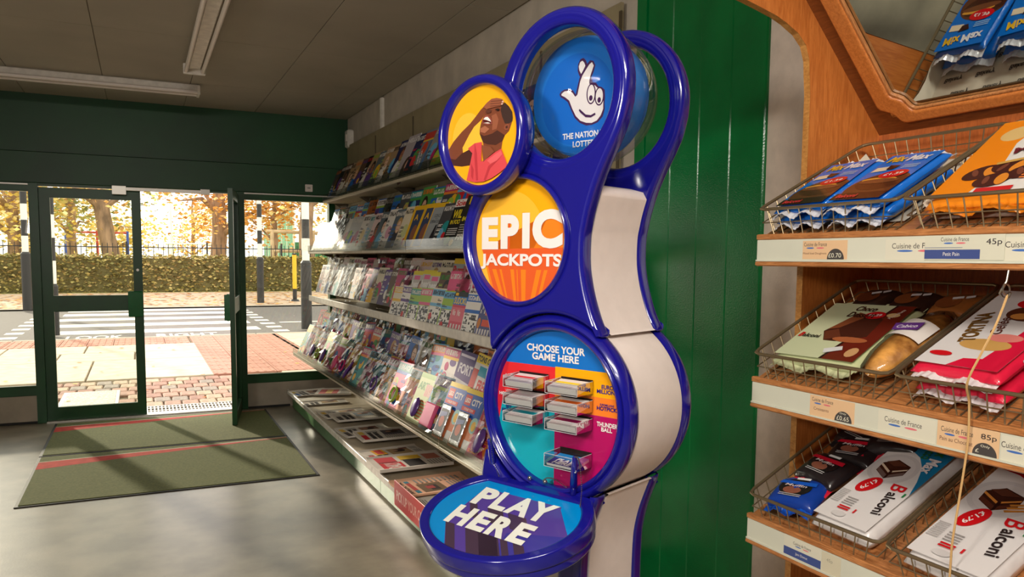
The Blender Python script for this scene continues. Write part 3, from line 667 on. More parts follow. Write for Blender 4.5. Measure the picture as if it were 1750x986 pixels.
p.poly(mm([(2, 35), (11, 43), (21, 42), (30, 34), (33, 22), (20, 21), (4, 25)]), (150, 78, 66))
p.poly(mm([(4, 33), (12, 39), (19, 39), (27, 33), (30, 23), (20, 24), (7, 27)]), (84, 26, 28))
p.poly(mm([(6, 35), (12, 39), (19, 39), (26, 33), (30, 27), (17, 32)]), (244, 238, 232)); p.poly(mm([(7, 27), (20, 24), (28, 24), (20, 27)]), (226, 216, 208))
p.poly(mm([(13, 51), (19, 56), (31, 52), (29, 47), (17, 47)]), (92, 52, 40)); p.poly(mm([(41, 53), (51, 54), (57, 51), (50, 48)]), (40, 26, 24))
p.poly(mm([(6, 62), (17, 70), (32, 77), (47, 77), (62, 73), (67, 68), (66, 62), (57, 58), (42, 58), (29, 57), (17, 56)]), (148, 86, 60))
for a, b in (((30, 72), (64, 70)), ((28, 67), (66, 65)), ((28, 62), (60, 60))): p.poly([(a[0]/1000, a[1]/1000), (b[0]/1000, b[1]/1000), (b[0]/1000, b[1]/1000-.0014), (a[0]/1000, a[1]/1000-.0014)], (96, 54, 42), step=False)
p.ell(.0655, .0665, .0028, .0022, (222, 178, 160)); p.ell(.0635, .0620, .0026, .002, (222, 178, 160))
p.poly(mm([(-41, -26), (-19, -16), (3, -15), (2, -33), (1, -59), (20, -53), (40, -43), (62, -35), (67, -45), (80, -70), (76, -77), (58, -87), (33, -98), (8, -104), (-18, -104), (-45, -98), (-40, -82), (-35, -66), (-27, -38)]), (214, 74, 80))
p.poly(mm([(3, -22), (8, -60), (22, -51), (42, -40), (30, -28)]), (132, 74, 52))
for L in ([(-19, -16), (-12, -40), (-8, -100), (-14, -100), (-20, -45)], [(10, -100), (24, -70), (60, -55), (30, -75), (16, -102)], [(-30, -60), (-22, -75), (-24, -98), (-30, -90)]): p.poly(mm(L), (186, 56, 64), step=False)
p.z += p.dz; p.poly(mm([(20, -58), (40, -48), (62, -39), (66, -48), (50, -60), (30, -66)]), (226, 98, 102))
p.build('small_sign_print', ssr, T(0, 0, -.0035))
# clear globe with the blue drum and hand emblem
GC = (.004, 1.822, -.111)
b = MB(); b.ball(GC, .150, n=48, k=28); b.build('globe', clear('globe_acrylic', .5, .015, (250, 251, 252), 1.3), st, smooth=True, ang=80)
MB().lathe([(.1502, -.003), (.1512, 0), (.1502, .003)], 0, 0, 64).build('globe_seam', M_ACRYL, st, T(*GC), smooth=True)
drm = MB().lathe([(0, .040), (.126, .040), (.131, .036), (.133, .028), (.133, -.028), (.131, -.036), (.126, -.04), (0, -.04)], GC[0], GC[1], 72).build('drum', mat('sky_blue_gloss', (44, 128, 214), .2, coat=.4), st, T(0, 0, GC[2]), smooth=True, ang=30)
p = Pr(.0002); OUTL = (70, 40, 78)
p.poly(ell(0.004, .012, .126, .126, 56), (36, 118, 206)); p.poly(ell(.004, .004, .10, .10, 48), (30, 104, 196))
p.poly(mm([(12, 90), (20, 92), (27, 86), (31, 77), (24, 64), (16, 50), (10, 54), (5, 66), (6, 80)]), OUTL)
p.poly(mm([(12, 84), (18, 86), (23, 81), (26, 74), (21, 66), (15, 58), (10, 66), (8, 75)]), (226, 222, 222))
p.poly(mm([(-45, 21), (-40, 27), (-31, 30), (-19, 29), (-7, 25), (1, 15), (3, 23), (7, 37), (11, 50), (22, 66), (32, 78), (39, 84), (48, 81), (53, 71), (49, 58), (43, 47), (47, 36), (56, 33), (62, 25), (71, 22), (79, 15), (80, -1), (79, -13), (80, -25), (75, -41), (62, -52), (46, -56), (31, -56), (13, -48), (-1, -36), (-11, -18), (-21, 1), (-33, 10), (-42, 15)]), OUTL)
p.poly(mm([(-39, 21), (-31, 26), (-19, 26), (-8, 20), (0, 10), (6, 14), (9, 26), (13, 42), (19, 54), (28, 65), (37, 75), (44, 79), (49, 71), (44, 59), (39, 47), (37, 34), (45, 31), (53, 28), (62, 20), (71, 18), (76, 10), (76, -12), (76, -25), (70, -38), (60, -48), (46, -52), (31, -50), (15, -44), (2, -32), (-8, -15), (-17, 4), (-29, 13), (-39, 18)]), (226, 220, 218))
p.poly(ell(.0435, .011, .0125, .0225, 28), OUTL, step=False); p.poly(ell(.0655, .003, .0125, .020, 28), OUTL)
p.poly(ell(.0435, .011, .0095, .0195, 28), (226, 220, 218), step=False); p.poly(ell(.0655, .003, .0095, .017, 28), (226, 220, 218))
p.ell(.043, .002, .0048, .006, OUTL); p.ell(.0655, -.005, .0046, .006, OUTL)
p.poly(mm([(13, -18), (19, -23), (30, -32), (44, -35), (55, -31), (57, -35), (44, -40), (30, -38), (16, -27), (11, -21)]), OUTL)
p.text('THE NATIONAL', -.033, -.082, .118, .0135, (222, 224, 228), .03); p.text('LOTTERY', -.004, -.1015, .07, .0135, (222, 224, 228), .03)
p.build('emblem_print', drm, T(-.008, 1.812, .0402), M_PRINTG)
MB().tube([(GC[0]-.10, GC[1]-.115, GC[2]+.03), (GC[0]-.12, GC[1]-.16, GC[2]+.03)], .01, 12).build('globe_lug', M_ACRYL, st, smooth=True)
# PLAY HERE desk
PH = math.radians(17); DM = basis((0, .955, 0), (1, 0, 0), (0, math.sin(PH), -math.cos(PH)), (0, math.cos(PH), math.sin(PH)))
def desk_outline(a, b, cx, cy, cut, n=90):
    P_ = [(cx+a*math.cos(t), cy+b*math.sin(t)) for t in [2*math.pi*k/n for k in range(n)]]
    return clip(P_, [(-1, -1), (1, -1), (1, -cut), (-1, -cut)])
dout = desk_outline(.2075, .1700, -.033, -.135, .014); din = desk_outline(.180, .1445, -.033, -.1385, .040)
dtr = flat_shape('desk_tray', [dout, din], .017, .005, M_BLUE, st, DM @ T(0, 0, -.017))
dskirt = desk_outline(.2035, .166, -.033, -.135, .018)
flat_shape('desk_underside', [dskirt], .012, .006, M_BLUE, st, DM @ T(0, 0, -.043))
MB().cbox(-.17, .10, -.03, .03, -.09, -.03, .006).build('desk_bracket', M_BLUE, st, DM)
p = Pr(.0002); p.cl = desk_outline(.1805, .145, -.033, -.1385, .0395); DK, PU, PU2 = (70, 52, 72), (84, 62, 150), (62, 56, 150)
p.poly(p.cl, (0, 138, 212))
sw = lambda x0, x1, y, l=.10: [(x0, -y), (x1, -y), (x1+l, -y-l*1.03), (x0+l, -y-l*1.03)]
p.poly([(-.150, -.070), (.070, -.064), (.074, -.073), (.150, -.150), (.16, -.20), (.13, -.30), (-.03, -.33), (-.14, -.212), (-.146, -.15)], PU)
p.poly([(.02, -.19), (.15, -.15), (.16, -.2), (.1, -.3), (.05, -.3)], PU2)
for x0, x1 in ((-.143, -.119), (-.088, -.042), (-.028, .024)): p.poly(sw(x0, x1, .130, .045), DK, step=False)
for x0, x1 in ((-.140, -.112), (-.080, -.053), (-.043, .010), (.020, .04), (.055, .084)): p.poly(sw(x0, x1, .212), DK, step=False)
p.poly(sw(-.053, .015, .212), DK)
p.cl = None
skew = lambda x, y: (x-(y+.10)*.11, y)
for ch, x0, x1 in (('P', -.146, -.094), ('L', -.090, -.048), ('A', -.046, .016), ('Y', .010, .072)): p.text(ch, x0, -.132, x1-x0, .067, (236, 238, 228), .05, map=skew)
for ch, x0, x1 in (('H', -.150, -.092), ('E', -.083, -.037), ('R', -.030, .022), ('E', .030, .076)): p.text(ch, x0, -.214, x1-x0, .067, (236, 238, 228), .05, map=lambda x, y: (x-(y+.18)*.11, y))
p.build('desk_print', dtr, T(0, 0, .011), M_PRINTG)
p = Pr(); p.rects([(-.12, -.004*k, -.085+.008*(k % 2), -.004*k+.0025) for k in range(4)], (70, 150, 90)); p.build('pedestal_print', st, T(0, .80, -.0035))
def pen(base, tip, label, pts):
    b_, t_ = Vector(base), Vector(tip); n = empty('counter_pen', SM @ T(*base), label, 'pen', 'pens chained to the desk'); d = t_-b_
    MB().tube([d*0, d*.2, d*.24, d*.6, d*.97, d], [.0062, .0062, .0085, .0075, .0055, .0035], 12).build('barrel', M_BLUE, n, smooth=True, ang=60)
    g = MB()
    for k in range(5): g.tube([d*(.02+.035*k), d*(.035+.035*k)], .0072, 12)
    g.build('grip', M_BLUE, n, smooth=True)
    c = MB(); P_ = smooth_pts([Vector(q)-b_ for q in pts], 10)
    for q in P_: c.ball(q, .0016, n=6, k=4)
    c.build('chain', M_METAL, n, smooth=True)
pen((-.168, .957, .014), (-.174, 1.036, .026), 'blue counter pen at the left of the play desk', [(-.174, 1.036, .026), (-.164, 1.034, .032), (-.152, .99, .036), (-.138, .953, .03)])
pen((.069, .952, .018), (.110, 1.050, .070), 'blue counter pen at the right of the play desk', [(.110, 1.050, .070), (.122, 1.050, .074), (.126, 1.03, .072), (.122, .98, .06), (.108, .938, .045)])
for x in (-.05, -.005): MB().ball((x, .965, .024), .005, n=10, k=6).build('stud', M_METAL, st, smooth=True)
ch = MB(); P_ = smooth_pts([(-.012, .966, .022), (0, .974, .022), (.02, .974, .02), (.05, .962, .018)], 8)
for q in P_: ch.ball(q, .0017, n=6, k=4)
ch.build('loose_chain', M_METAL, st, smooth=True)

# ================================================================== MAGAZINE RACK
rk = empty('magazine_rack', T(1.86, 5.2, 0), 'long cream steel magazine rack with green base along the right wall', 'shelving')
RB = [7.66, 6.64, 5.62, 4.60, 3.58, 2.86]
O_ = (-1.86, -5.2, 0); RM = T(*O_)
M_CLIP = mat('dark_bracket', (92, 80, 62), .5, .3)
SH = [('sh1', 1.61, 2.005), ('sh2', 1.466, 1.52), ('sh3', 1.466, 1.065), ('sh4', 1.31, .545)]
for y1, y0 in zip(RB[:-1], RB[1:]):
    for z0, z1 in ((.20, .62), (.62, 1.02), (1.02, 1.42), (1.42, 1.98), (1.98, 2.54)):
        MB().cbox(1.852, 1.868, y0+.004, y1-.004, z0+.002, z1-.002, .002).build('back_panel', M_RBACK, rk, RM)
    MB().cbox(1.846, 1.853, y0-.008, y0+.008, .2, 2.5, .002).build('upright', M_CLIP, rk, RM)
    MB().cbox(1.30, 1.318, y0+.003, y1-.003, .012, .152, .004).build('kick_panel', M_KICK, rk, RM)
    bd = MB().cbox(1.262, 1.86, y0+.002, y1-.002, .155, .178, .003).build('base_deck', M_CREAM, rk, RM)
    MB().cbox(1.247, 1.262, y0+.003, y1-.003, .150, .190, .003).build('base_lip', M_LIP, bd)
    for n_, X, z in SH:
        sf = MB().cbox(X+.012, 1.86, y0+.004, y1-.004, z-.028, z-.008, .003).build('shelf', M_CREAM, rk, RM)
        lip = M_LIP if n_ in ('sh3',) else M_CREAM
        if n_ == 'sh3': MB().cbox(X, X+.012, y0+.004, y1-.004, z-.022, z+.030, .003).build('shelf_lip', lip, sf)
        else:
            MB().cbox(X, X+.012, y0+.004, y1-.004, z-.028, z+.004, .003).build('shelf_lip', lip, sf)
            MB().box(X-.004, X-.002, y0+.006, y1-.006, z-.01, z+.050).build('clear_lip', M_LIPC, sf)
        for y in (y0+.03, y1-.03):
            b = MB(); b.add([(1.85, y-.006, z-.03), (X+.10, y-.006, z-.03), (1.85, y-.006, z-.11), (1.85, y+.006, z-.03), (X+.10, y+.006, z-.03), (1.85, y+.006, z-.11)], [(0, 1, 2), (5, 4, 3), (0, 3, 4, 1), (1, 4, 5, 2), (2, 5, 3, 0)])
            b.build('bracket', M_CLIP, sf)

CN = {'black': (32, 30, 32), 'dark grey': (74, 74, 78), 'navy': (34, 44, 92), 'brown': (98, 70, 54), 'slate': (96, 108, 118), 'grey': (150, 148, 146), 'tan': (176, 146, 110),
      'white': (236, 232, 226), 'pale pink': (232, 206, 204), 'pale grey': (206, 206, 206), 'cream': (232, 222, 198), 'yellow': (240, 190, 40), 'orange': (236, 134, 52), 'red': (206, 40, 48),
      'pink': (226, 92, 140), 'magenta': (190, 36, 110), 'blue': (36, 104, 190), 'sky blue': (110, 180, 218), 'teal': (40, 150, 150), 'green': (74, 150, 70), 'lime': (160, 196, 70), 'purple': (96, 60, 140), 'lilac': (176, 150, 206)}
SKINS = [(226, 180, 152), (206, 152, 120), (170, 112, 84), (236, 200, 176), (120, 78, 60)]
BRT = ['yellow', 'red', 'blue', 'pink', 'magenta', 'white', 'sky blue', 'green', 'orange', 'purple', 'lime', 'teal']
def cover(r, base, W_, H_, style, words=None):
    p = Pr(.00012, .0002); bgc = CN[base]; p.rect(0, 0, W_, H_, bgc)
    dark = sum(bgc) < 330; ink = (238, 234, 228) if dark else (40, 34, 36)
    acc = CN[r.choice(BRT)]; acc2 = CN[r.choice(BRT)]
    p.cl = [(0, 0), (W_, 0), (W_, H_), (0, H_)]
    if style == 'portrait':
        sk = r.choice(SKINS); hc = r.choice([(50, 36, 30), (96, 62, 40), (196, 156, 96), (30, 26, 28)]); cx = W_*r.uniform(.4, .65); cy = H_*r.uniform(.48, .6)
        p.poly(ell(cx, cy-H_*.42, W_*.42, H_*.34), r.choice([acc, (60, 56, 66), (226, 222, 216), acc2])); p.poly(ell(cx, cy+.012, W_*.23, H_*.2), hc)
        p.poly(ell(cx, cy, W_*.155, H_*.15), sk); p.rects([(cx-W_*.09, cy+.006, cx-W_*.03, cy+.012), (cx+W_*.03, cy+.006, cx+W_*.09, cy+.012)], (60, 40, 36)); p.rect(cx-W_*.05, cy-H_*.07, cx+W_*.05, cy-H_*.055, (170, 60, 66))
    elif style == 'scene':
        p.poly([(0, 0), (W_, 0), (W_, H_*r.uniform(.3, .5)), (0, H_*r.uniform(.25, .6))], tuple(max(0, v*.7) for v in bgc)); p.poly(ell(W_*r.uniform(.3, .7), H_*.4, W_*.26, H_*.2), acc); p.poly(ell(W_*r.uniform(.3, .7), H_*.3, W_*.16, H_*.14), acc2)
    elif style == 'kids':
        for k in range(6): p.poly(ell(W_*r.uniform(.1, .9), H_*r.uniform(.08, .7), W_*r.uniform(.1, .24), H_*r.uniform(.07, .17), 14), CN[r.choice(BRT)])
        p.rect(0, H_*.74, W_, H_*.80, acc2)
    elif style == 'puzzle':
        p.rect(W_*.08, H_*.08, W_*.92, H_*.52, (240, 238, 232)); g = []
        for a in range(8):
            for b in range(7):
                if r.random() < .42: g.append((W_*(.1+.1*a), H_*(.1+.058*b), W_*(.19+.1*a), H_*(.155+.058*b)))
        p.rects(g, (46, 44, 48)); p.rect(0, H_*.54, W_, H_*.62, acc)
    elif style == 'plain':
        p.poly(ell(W_*.5, H_*.42, W_*.24, H_*.16), tuple(int((a+2*b)/3) for a, b in zip(acc, bgc)))
    # masthead
    mh = r.choice([acc, ink, ink, (238, 234, 228)])
    if mh == bgc: mh = ink
    if style in ('kids', 'puzzle'): p.rect(0, H_*.80, W_, H_*.97, acc); mh = (244, 240, 232) if sum(acc) < 480 else (40, 34, 60)
    if words: p.text(words, W_*.06, H_*.82, W_*.86, H_*.12, mh if mh != acc or style not in ('kids', 'puzzle') else ink, .03)
    else:
        x = W_*.07; g = []
        while x < W_*.86:
            d = W_*r.uniform(.05, .13); g += [(x, H_*.83, x+d*.3, H_*.94), (x, H_*(.83 if r.random() < .5 else .91), x+d, H_*(.86 if r.random() < .5 else .94)), (x+d*.7, H_*.83, x+d, H_*r.choice((.94, .885)))]; x += d+W_*.03
        p.rects([(a, min(b, d_), c_, max(b, d_)) for a, b, c_, d_ in g], mh)
    L = []
    for k in range(r.randint(4, 7)):
        y = H_*(.08+.1*k); x = W_*(.06 if r.random() < .6 else .55)
        L.append((x, y, x+W_*r.uniform(.2, .38), y+H_*.022)); L.append((x, y+H_*.035, x+W_*r.uniform(.12, .34), y+H_*.05))
    p.rects(L, acc2 if r.random() < .35 else ink)
    if r.random() < .5: p.poly(ell(W_*r.uniform(.15, .85), H_*r.uniform(.12, .3), W_*.12, W_*.12, 16), CN['yellow'] if r.random() < .5 else CN['red'])
    p.cl = None
    return p
BLK = {}
def block(W_, H_, t):
    k = (W_, H_, t)
    if k not in BLK:
        b = MB().cbox(0, W_, 0, H_, -t, 0, .001); o = b.build('magazine', M_PAGES); BLK[k] = o.data; bpy.data.objects.remove(o)
    return BLK[k]
def film(r, W_, H_):
    b = MB(); n, m = 5, 9; v = []
    for j in range(m+1):
        for i in range(n+1): v.append((-.004+(W_+.008)*i/n, -.002+(H_+.022)*j/m, .005+.011*r.random()))
    b.add(v, [(j*(n+1)+i, j*(n+1)+i+1, (j+1)*(n+1)+i+1, (j+1)*(n+1)+i) for j in range(m) for i in range(n)]); return b
def magazine(r, x, y, z, tilt, yaw, base, W_, H_, style, label, group, words=None, t=.005, wrap=False, toy=None, special=None, roll=0):
    th = math.radians(tilt); X_ = Vector((0, -1, 0)); Y_ = Vector((math.sin(th), 0, math.cos(th))); Z_ = X_.cross(Y_)
    M = T(x, y, z) @ RZ(yaw) @ basis((0, 0, 0), X_, Y_, Z_) @ Matrix.Rotation(roll, 4, 'Z') @ T(-W_/2, 0, 0)
    o = link('magazine', block(W_, H_, t), None, M); tag(o, label, 'magazine', group)
    p = special(W_, H_) if special else cover(r, base, W_, H_, style, words)
    p.build('cover_print', o, None, M_COVER)
    if wrap: film(r, W_, H_).build('film_wrapper', M_FILM, o)
    if toy:
        kind, c = toy; m = mat('toy_%d_%d_%d' % CN[c], CN[c], .25, coat=.3)
        if kind == 'oval': MB().ball((W_*.45, H_*.3, .012), W_*.18, H_*.2, .016, 14, 8).build('free_toy', m, o, smooth=True)
        elif kind == 'box': MB().cbox(W_*.18, W_*.78, H_*.06, H_*.48, .001, .026, .006).build('free_toy', m, o)
        elif kind == 'foil':
            fo = MB().cbox(W_*.1, W_*.58, H_*.04, H_*.60, .002, .012, .004).build('foil_packet', mat('silver_foil', (206, 206, 208), .22, .9, bump=.5, bscale=30), o)
            q = Pr(.0002, .0125); q.rect(W_*.14, H_*.12, W_*.54, H_*.52, (44, 40, 50)); q.ell(W_*.34, H_*.3, W_*.12, H_*.1, (196, 90, 60)); q.poly([(W_*.16, H_*.36), (W_*.5, H_*.42), (W_*.5, H_*.48), (W_*.16, H_*.46)], (120, 130, 180)); q.build('packet_print', fo)
        elif kind == 'ring': MB().tube([(W_*.5+W_*.2*math.cos(a), H_*.3+W_*.2*math.sin(a), .01) for a in [k*math.pi/8 for k in range(16)]], .009, 8, closed=True).build('free_toy', m, o, smooth=True)
        else: MB().tube([(W_*.3, H_*.06, .012), (W_*.4, H_*.26, .014), (W_*.62, H_*.5, .012)], [.008, .014, .006], 10).build('free_toy', m, o, smooth=True)
    return o
# --- special covers that can be read in the photograph
def sp_science(W_, H_):
    p = Pr(.00012, .0002); p.rect(0, 0, W_, H_, CN['yellow']); p.rect(W_*.07, H_*.03, W_*.95, H_*.9, (158, 164, 168)); p.poly([(W_*.4, H_*.03), (W_*.52, H_*.3), (W_*.62, H_*.5), (W_*.72, H_*.52), (W_*.74, H_*.3), (W_*.8, H_*.03)], (36, 30, 38))
    p.text('SCIENCE', W_*.3, H_*.68, W_*.42, H_*.07, (40, 36, 40)); p.text('AND THE', W_*.42, H_*.64, W_*.18, H_*.022, (40, 36, 40)); p.text('SUPERNATURAL', W_*.15, H_*.55, W_*.7, H_*.07, (40, 36, 40)); return p
def sp_yellow(W_, H_):
    p = Pr(.00012, .0002); p.rect(0, 0, W_, H_, CN['yellow']); p.rect(W_*.2, H_*.05, W_*.92, H_*.9, (60, 74, 110)); p.poly(ell(W_*.6, H_*.35, W_*.2, H_*.2), (150, 96, 70)); p.text('A', W_*.3, H_*.66, W_*.3, H_*.14, CN['yellow'], .03); return p
def sp_wild(W_, H_):
    p = Pr(.00012, .0002); p.rect(0, 0, W_, H_, (34, 34, 34)); p.rect(0, H_*.84, W_, H_, (232, 226, 220)); p.text('Scien', W_*.06, H_*.86, W_*.7, H_*.12, (204, 36, 40), .03); p.rect(W_*.78, H_*.88, W_*.97, H_*.99, (204, 36, 40)); p.text('WILD', W_*.1, H_*.6, W_*.8, H_*.18, (240, 214, 40), .03); p.text('IN FOCUS', W_*.1, H_*.48, W_*.76, H_*.09, (240, 214, 40), .03)
    p.rects([(W_*.1, H_*(.38-.04*k), W_*.7, H_*(.395-.04*k)) for k in range(4)], (220, 216, 210)); p.ell(W_*.3, H_*.14, W_*.16, H_*.09, (120, 140, 70)); p.ell(W_*.62, H_*.1, W_*.12, H_*.07, (230, 180, 40)); return p
def sp_fire(W_, H_):
    p = Pr(.00012, .0002); p.rect(0, 0, W_, H_, (44, 42, 38)); p.rect(W_*.2, H_*.82, W_*.8, H_*.97, (230, 190, 40)); p.rect(W_*.4, H_*.78, W_*.7, H_*.95, (206, 70, 40)); p.text('FIGHT', W_*.3, H_*.68, W_*.6, H_*.08, (236, 232, 226), .03, shear=.2); p.text('84', W_*.1, H_*.5, W_*.25, H_*.09, (230, 214, 40), .03); p.text('FIRE', W_*.08, H_*.14, W_*.6, H_*.1, (236, 232, 226), .03, shear=.2)
    p.rects([(W_*.1, H_*(.42-.045*k), W_*.6, H_*(.435-.045*k)) for k in range(5)], (190, 186, 176)); return p
def sp_sudoku(W_, H_):
    p = Pr(.00012, .0002); p.rect(0, 0, W_, H_, (214, 70, 96)); p.rect(0, H_*.88, W_, H_, (30, 30, 32)); p.rect(W_*.05, H_*.9, W_*.25, H_*.97, CN['yellow']); p.rect(0, H_*.68, W_, H_*.88, (30, 120, 200)); p.text('SUDOKU', W_*.05, H_*.70, W_*.9, H_*.16, (244, 208, 40), .02)
    p.rect(W_*.0, H_*.28, W_, H_*.62, (226, 110, 128)); p.text('No', W_*.12, H_*.42, W_*.2, H_*.15, (240, 234, 230), .02); p.text('No', W_*.45, H_*.42, W_*.2, H_*.15, (240, 234, 230), .02); p.rects([(W_*(.14+.2*k), H_*.06, W_*(.24+.2*k), H_*.22) for k in range(4)], (232, 224, 220)); return p
def sp_puzzle(W_, H_):
    p = Pr(.00012, .0002); p.rect(0, 0, W_, H_, (166, 176, 180)); p.rect(0, H_*.88, W_, H_, (232, 196, 40)); p.text('Puzzle', W_*.04, H_*.64, W_*.92, H_*.2, (206, 40, 46), .04); p.poly(ell(W_*.5, H_*.35, W_*.3, H_*.2), (176, 120, 90)); return p
def sp_bella(W_, H_):
    p = Pr(.00012, .0002); p.rect(0, 0, W_, H_, (236, 226, 226)); p.rect(0, H_*.9, W_, H_, (244, 226, 140)); p.text('Bella', W_*.08, H_*.68, W_*.84, H_*.18, (222, 70, 130), .03); p.text('PSYCHO', W_*.08, H_*.55, W_*.7, H_*.08, (50, 44, 50), .03); p.poly(ell(W_*.65, H_*.25, W_*.25, H_*.25), (206, 160, 130)); p.rects([(W_*.06, H_*(.4-.08*k), W_*.4, H_*(.44-.08*k)) for k in range(4)], (60, 50, 60)); return p
def sp_heat(W_, H_):
    p = Pr(.00012, .0002); p.rect(0, 0, W_, H_, (196, 190, 186)); p.rect(0, H_*.9, W_, H_, (224, 206, 50)); p.rect(W_*.15, H_*.78, W_*.6, H_*.88, (226, 100, 150)); p.text('heat', W_*.05, H_*.58, W_*.6, H_*.18, (240, 238, 236), .04); p.poly(ell(W_*.72, H_*.6, W_*.14, H_*.16), (90, 60, 46)); p.poly(ell(W_*.72, H_*.58, W_*.09, H_*.1), (216, 166, 136)); p.poly(ell(W_*.72, H_*.3, W_*.26, H_*.22), (226, 222, 220)); p.poly(ell(W_*.3, H_*.35, W_*.2, H_*.18), (84, 56, 44)); p.poly(ell(W_*.3, H_*.3, W_*.13, H_*.12), (200, 150, 120)); p.ell(W_*.12, H_*.5, W_*.1, W_*.1, (240, 200, 60)); return p
def sp_losers(W_, H_):
    p = Pr(.00012, .0002); p.rect(0, 0, W_, H_, (222, 214, 208)); p.rect(0, H_*.8, W_, H_*.95, (230, 210, 60)); p.text('LAST', W_*.1, H_*.62, W_*.6, H_*.09, (40, 36, 40), .04); p.text('50P', W_*.1, H_*.48, W_*.55, H_*.09, (40, 36, 40), .04); p.poly(ell(W_*.75, H_*.3, W_*.2, H_*.25), (196, 150, 124)); return p
def sp_big(W_, H_):
    p = Pr(.00012, .0002); p.rect(0, 0, W_, H_, (84, 90, 140)); p.rects([(W_*.38, H_*.55, W_*.62, H_*.95)], (230, 130, 110)); p.rect(W_*.66, H_*.55, W_*.74, H_*.95, (120, 190, 230)); p.rect(W_*.8, H_*.5, W_, H_*.75, (214, 60, 130)); p.rects([(W_*(.08+.07*k), H_*(.58+.09*(k % 3)), W_*(.13+.07*k), H_*(.66+.09*(k % 3))) for k in range(4)], (230, 226, 224)); p.rect(W_*.3, H_*.3, W_*.86, H_*.45, (222, 90, 70)); p.rects([(W_*(.1+.16*k), H_*.06, W_*(.2+.16*k), H_*.24) for k in range(5)], (226, 222, 220)); p.ell(W_*.14, H_*.36, W_*.1, H_*.12, (206, 130, 60)); return p
def sp_city(W_, H_):
    p = Pr(.00012, .0002); p.rect(0, 0, W_, H_, (24, 88, 180)); p.rect(0, H_*.92, W_, H_, (240, 208, 40)); p.rect(W_*.06, H_*.72, W_*.36, H_*.89, (206, 34, 40)); p.text('LEGO', W_*.09, H_*.76, W_*.24, H_*.08, (240, 236, 230), .04); p.text('CITY', W_*.42, H_*.74, W_*.44, H_*.11, (240, 236, 230), .03); p.rect(W_*.04, H_*.62, W_*.7, H_*.69, (206, 34, 40)); p.text('YOUR TOY!', W_*.16, H_*.635, W_*.44, H_*.04, (240, 236, 230), .02)
    p.poly([(0, 0), (W_, 0), (W_, H_*.45), (W_*.6, H_*.55), (0, H_*.4)], (206, 116, 70)); p.poly(ell(W_*.85, H_*.45, W_*.18, H_*.13), (150, 200, 196)); p.poly(ell(W_*.86, H_*.44, W_*.1, H_*.08), (232, 184, 50)); p.rect(W_*.66, 0, W_, H_*.2, (206, 206, 206)); return p
def sp_fortnite(W_, H_):
    p = Pr(.00012, .0002); p.rect(0, 0, W_, H_, (72, 44, 116)); p.rects([(W_*.06, H_*.88, W_*.9, H_*.93)], (214, 206, 224)); p.text('FORT', W_*.14, H_*.55, W_*.8, H_*.2, (214, 210, 220), .04); p.poly([(0, 0), (W_, 0), (W_, H_*.4), (0, H_*.45)], (198, 198, 204)); return p
def sp_free(W_, H_):
    p = Pr(.00012, .0002); p.rect(0, 0, W_, H_, (228, 224, 220)); p.rect(0, H_*.82, W_, H_, (236, 206, 40)); p.text('TONS OF F', W_*.04, H_*.85, W_*.92, H_*.11, (36, 34, 36), .04); p.rect(W_*.3, H_*.6, W_, H_*.78, (30, 160, 190)); p.text('FREE', W_*.44, H_*.34, W_*.5, H_*.2, (214, 36, 46), .04); p.rect(W_*.2, H_*.2, W_*.75, H_*.3, (214, 36, 46)); p.rect(0, 0, W_*.3, H_*.7, (206, 60, 50)); return p
def sp_art(W_, H_):
    p = Pr(.00012, .0002); p.rect(0, 0, W_, H_, (190, 206, 150)); p.rect(0, H_*.9, W_, H_, (130, 176, 80)); p.text('ART', W_*.06, H_*.66, W_*.6, H_*.16, (60, 140, 70), .04); p.rects([(W_*(.55+.1*k), H_*.56, W_*(.62+.1*k), H_*.8) for k in range(4)], (226, 150, 160)); p.rects([(W_*.5, H_*(.08+.06*k), W_*.9, H_*(.11+.06*k)) for k in range(7)], (206, 120, 60)); return p
def sp_action(W_, H_):
    p = Pr(.00012, .0002); p.rect(0, 0, W_, H_, (60, 52, 56)); p.rect(0, H_*.82, W_, H_, (196, 36, 44)); p.text('ACTION', W_*.06, H_*.84, W_*.86, H_*.13, (236, 230, 226), .04); p.rect(W_*.05, H_*.5, W_*.55, H_*.75, (226, 190, 50)); p.poly(ell(W_*.4, H_*.28, W_*.3, H_*.2), (110, 170, 200)); p.poly([(W_*.6, H_*.2), (W_*.95, H_*.7), (W_, H_*.3)], (30, 60, 120)); return p
def sp_hello(W_, H_):
    p = Pr(.00012, .0002); p.rect(0, 0, W_, H_, (176, 168, 174)); p.text('HELLO', W_*.06, H_*.82, W_*.9, H_*.12, (226, 224, 224), .04); p.poly(ell(W_*.7, H_*.1, W_*.35, H_*.35), (70, 52, 44)); p.poly(ell(W_*.75, H_*.22, W_*.15, H_*.14), (206, 160, 136)); return p
def sp_league(W_, H_):
    p = Pr(.00012, .0002); p.rect(0, 0, W_, H_, (120, 130, 140)); p.rect(0, H_*.76, W_, H_*.94, (196, 60, 50)); p.rect(0, H_*.72, W_, H_*.76, (236, 196, 50)); p.poly(ell(W_*.35, H_*.55, W_*.2, H_*.16), (206, 70, 40)); p.poly([(W_*.5, 0), (W_*.7, H_*.7), (W_, H_*.7), (W_, 0)], (70, 110, 160))
    p.text('WE ARE', W_*.2, H_*.5, W_*.6, H_*.07, (236, 232, 226), .03, rot=-1.2); p.text('HERE', W_*.05, H_*.45, W_*.5, H_*.07, (236, 232, 226), .03, rot=-1.2); return p
def sp_ft(W_, H_): pass
